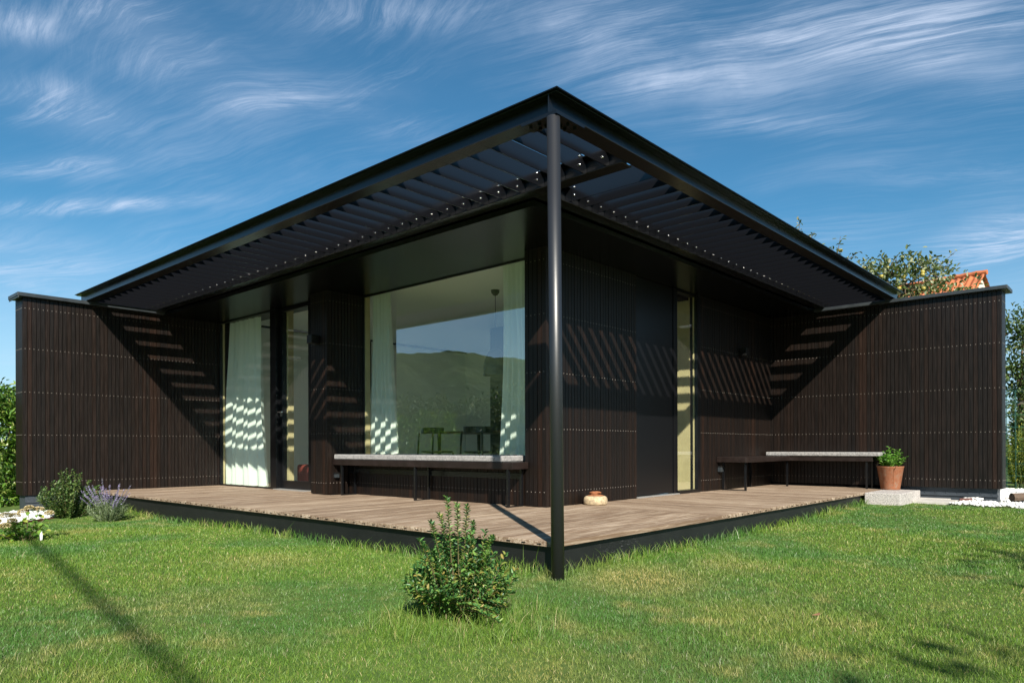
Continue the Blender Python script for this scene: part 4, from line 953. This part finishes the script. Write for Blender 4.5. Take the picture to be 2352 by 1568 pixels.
for s0 in (0.12,):
    a0 = pR+ax*s0; a1 = pR+ax*(LEN-.2); L0 = nrm*(dmax*.72-.15); zt = -dmax*.70+.02
    V = [a0+L0+Vector((0,0,zt)), a0-L0+Vector((0,0,zt)), a0+Vector((0,0,-.06)), a1+L0+Vector((0,0,zt)), a1-L0+Vector((0,0,zt)), a1+Vector((0,0,-.06))]
    Z = [Vector((v.x, v.y, -.2)) for v in (V[0], V[1], V[3], V[4])]
    m.add(V+Z, [(0, 1, 2), (3, 5, 4), (0, 6, 7, 1), (3, 4, 9, 8), (0, 3, 8, 6), (1, 7, 9, 4)])
m.build('wall', wc, nh)

# ---------------------------------------------------------------- behind and beside the camera (seen in the glass, shading the lawn)
fm_ = foliage_mat('far_tree_leaf', [(.02, .05, .012), (.04, .085, .02), (.07, .12, .03), (.11, .16, .05)], .25, .5)
for i, (x, y, h, r_) in enumerate([(-4.9, -7.5, 5.2, 1.05), (-1.9, -7.2, 5.1, 1.1), (1.0, -7.3, 5.2, 1.0), (-8.3, -6.9, 4.7, 1.3), (-3.6, -8.9, 5.4, 1.0)]):
    tree('garden_tree', ['broad garden tree nearest the lawn corner', 'tall garden tree in the middle of the row', 'narrow garden tree at the right of the row', 'wide garden tree at the left of the row', 'garden tree standing behind the row'][i]+' facing the house',
         (x, y, -.2), h*.45, [(x, y, h*.62, r_, r_, h*.24), (x+r_*.6, y+.2, h*.5, r_*.7, r_*.7, h*.17), (x-r_*.6, y-.1, h*.55, r_*.7, r_*.7, h*.18), (x+.1, y, h*.82, r_*.55, r_*.55, h*.13)], 330, 9, .13, .08, fm_, 'garden trees facing the house', trunk_r=.12, limbs=False)
for i in range(9):
    x = -11.5+random.uniform(-.8, .8)+i*.30; y = 10.2+i*1.75; h = random.uniform(2.1, 2.9)
    tree('garden_shrub', ['rounded', 'ragged', 'leaning', 'narrow', 'broad', 'tall', 'low', 'loose', 'dense'][i]+' garden shrub in the row mirrored in the picture window', (x, y, -.2), h*.4,
         [(x, y, h*.5, 1.25, 1.25, h*.46), (x+.5, y+.7, h*.40, 1.0, 1.0, h*.40)], 420, 9, .12, .06, rt, 'garden shrubs mirrored in the window', trunk_r=.06, cat='shrub', limbs=False)
# wooded hill
hmn, T, Bh = newmat('wooded_hill'); co = T.node('ShaderNodeTexCoord').outputs['Object']
n = T.noise(co, .34, 10, .85); n2 = T.noise(co, .02, 3)
T.put(Bh.inputs['Base Color'], T.mix(T.smooth(n2, .4, .6), T.ramp(n, [(.36, (.010, .020, .012)), (.5, (.036, .056, .032)), (.64, (.085, .115, .058))]), T.ramp(n, [(.36, (.012, .024, .012)), (.64, (.085, .115, .055))]))); Bh.inputs['Roughness'].default_value = 1; Bh.inputs['Specular IOR Level'].default_value = 0
na, nr = 220, 30; V = []
for i in range(na+1):
    az = rad(92+i/na*92); d_ = math.degrees(az)
    prof = .095+.030*math.exp(-((d_-134)/12)**2)+.006*math.sin(d_*.21)+.0015*math.sin(d_*1.1)
    for j in range(nr+1):
        t_ = j/nr; r_ = 110+t_*190; h = math.sin(min(1, t_*1.25)*math.pi/2)*prof*(300 if t_ > .8 else r_+20)
        h += .35*math.sin(i*1.7+j*2.1)*math.sin(j*1.3+i*.6)*(t_ > .05)
        V.append((r_*math.cos(az), r_*math.sin(az), -1.5+h if j else -3))
F = [(i*(nr+1)+j, (i+1)*(nr+1)+j, (i+1)*(nr+1)+j+1, i*(nr+1)+j+1) for i in range(na) for j in range(nr)]
m = MB(); m.add(V, F); o = m.build('hill', hmn, None, smooth=True, loc=(0, 0, 0)); tag(o, 'wooded hill beyond the garden mirrored in the window', 'hill', kind='structure')
# added out-of-view cable, placed to cast the shadow stripe on the left lawn
kk = 6.0; pA = Vector((-1.46, 3.70, -.17)); pB = Vector((-2.077, -.293, -.17)); up = Vector((-.82, -1, .94))*kk; dv = (pA-pB)
m = MB(); m.tube([pB-dv*2.0+up, pB+up, pA+up, pA+dv*.35+up], .024, 8); o = m.build('shadow_cable', M['black'], None, loc=tuple(pB+up)); tag(o, 'added unseen cable casting the shadow stripe on the left lawn', 'cable')

bpy.context.view_layer.update()
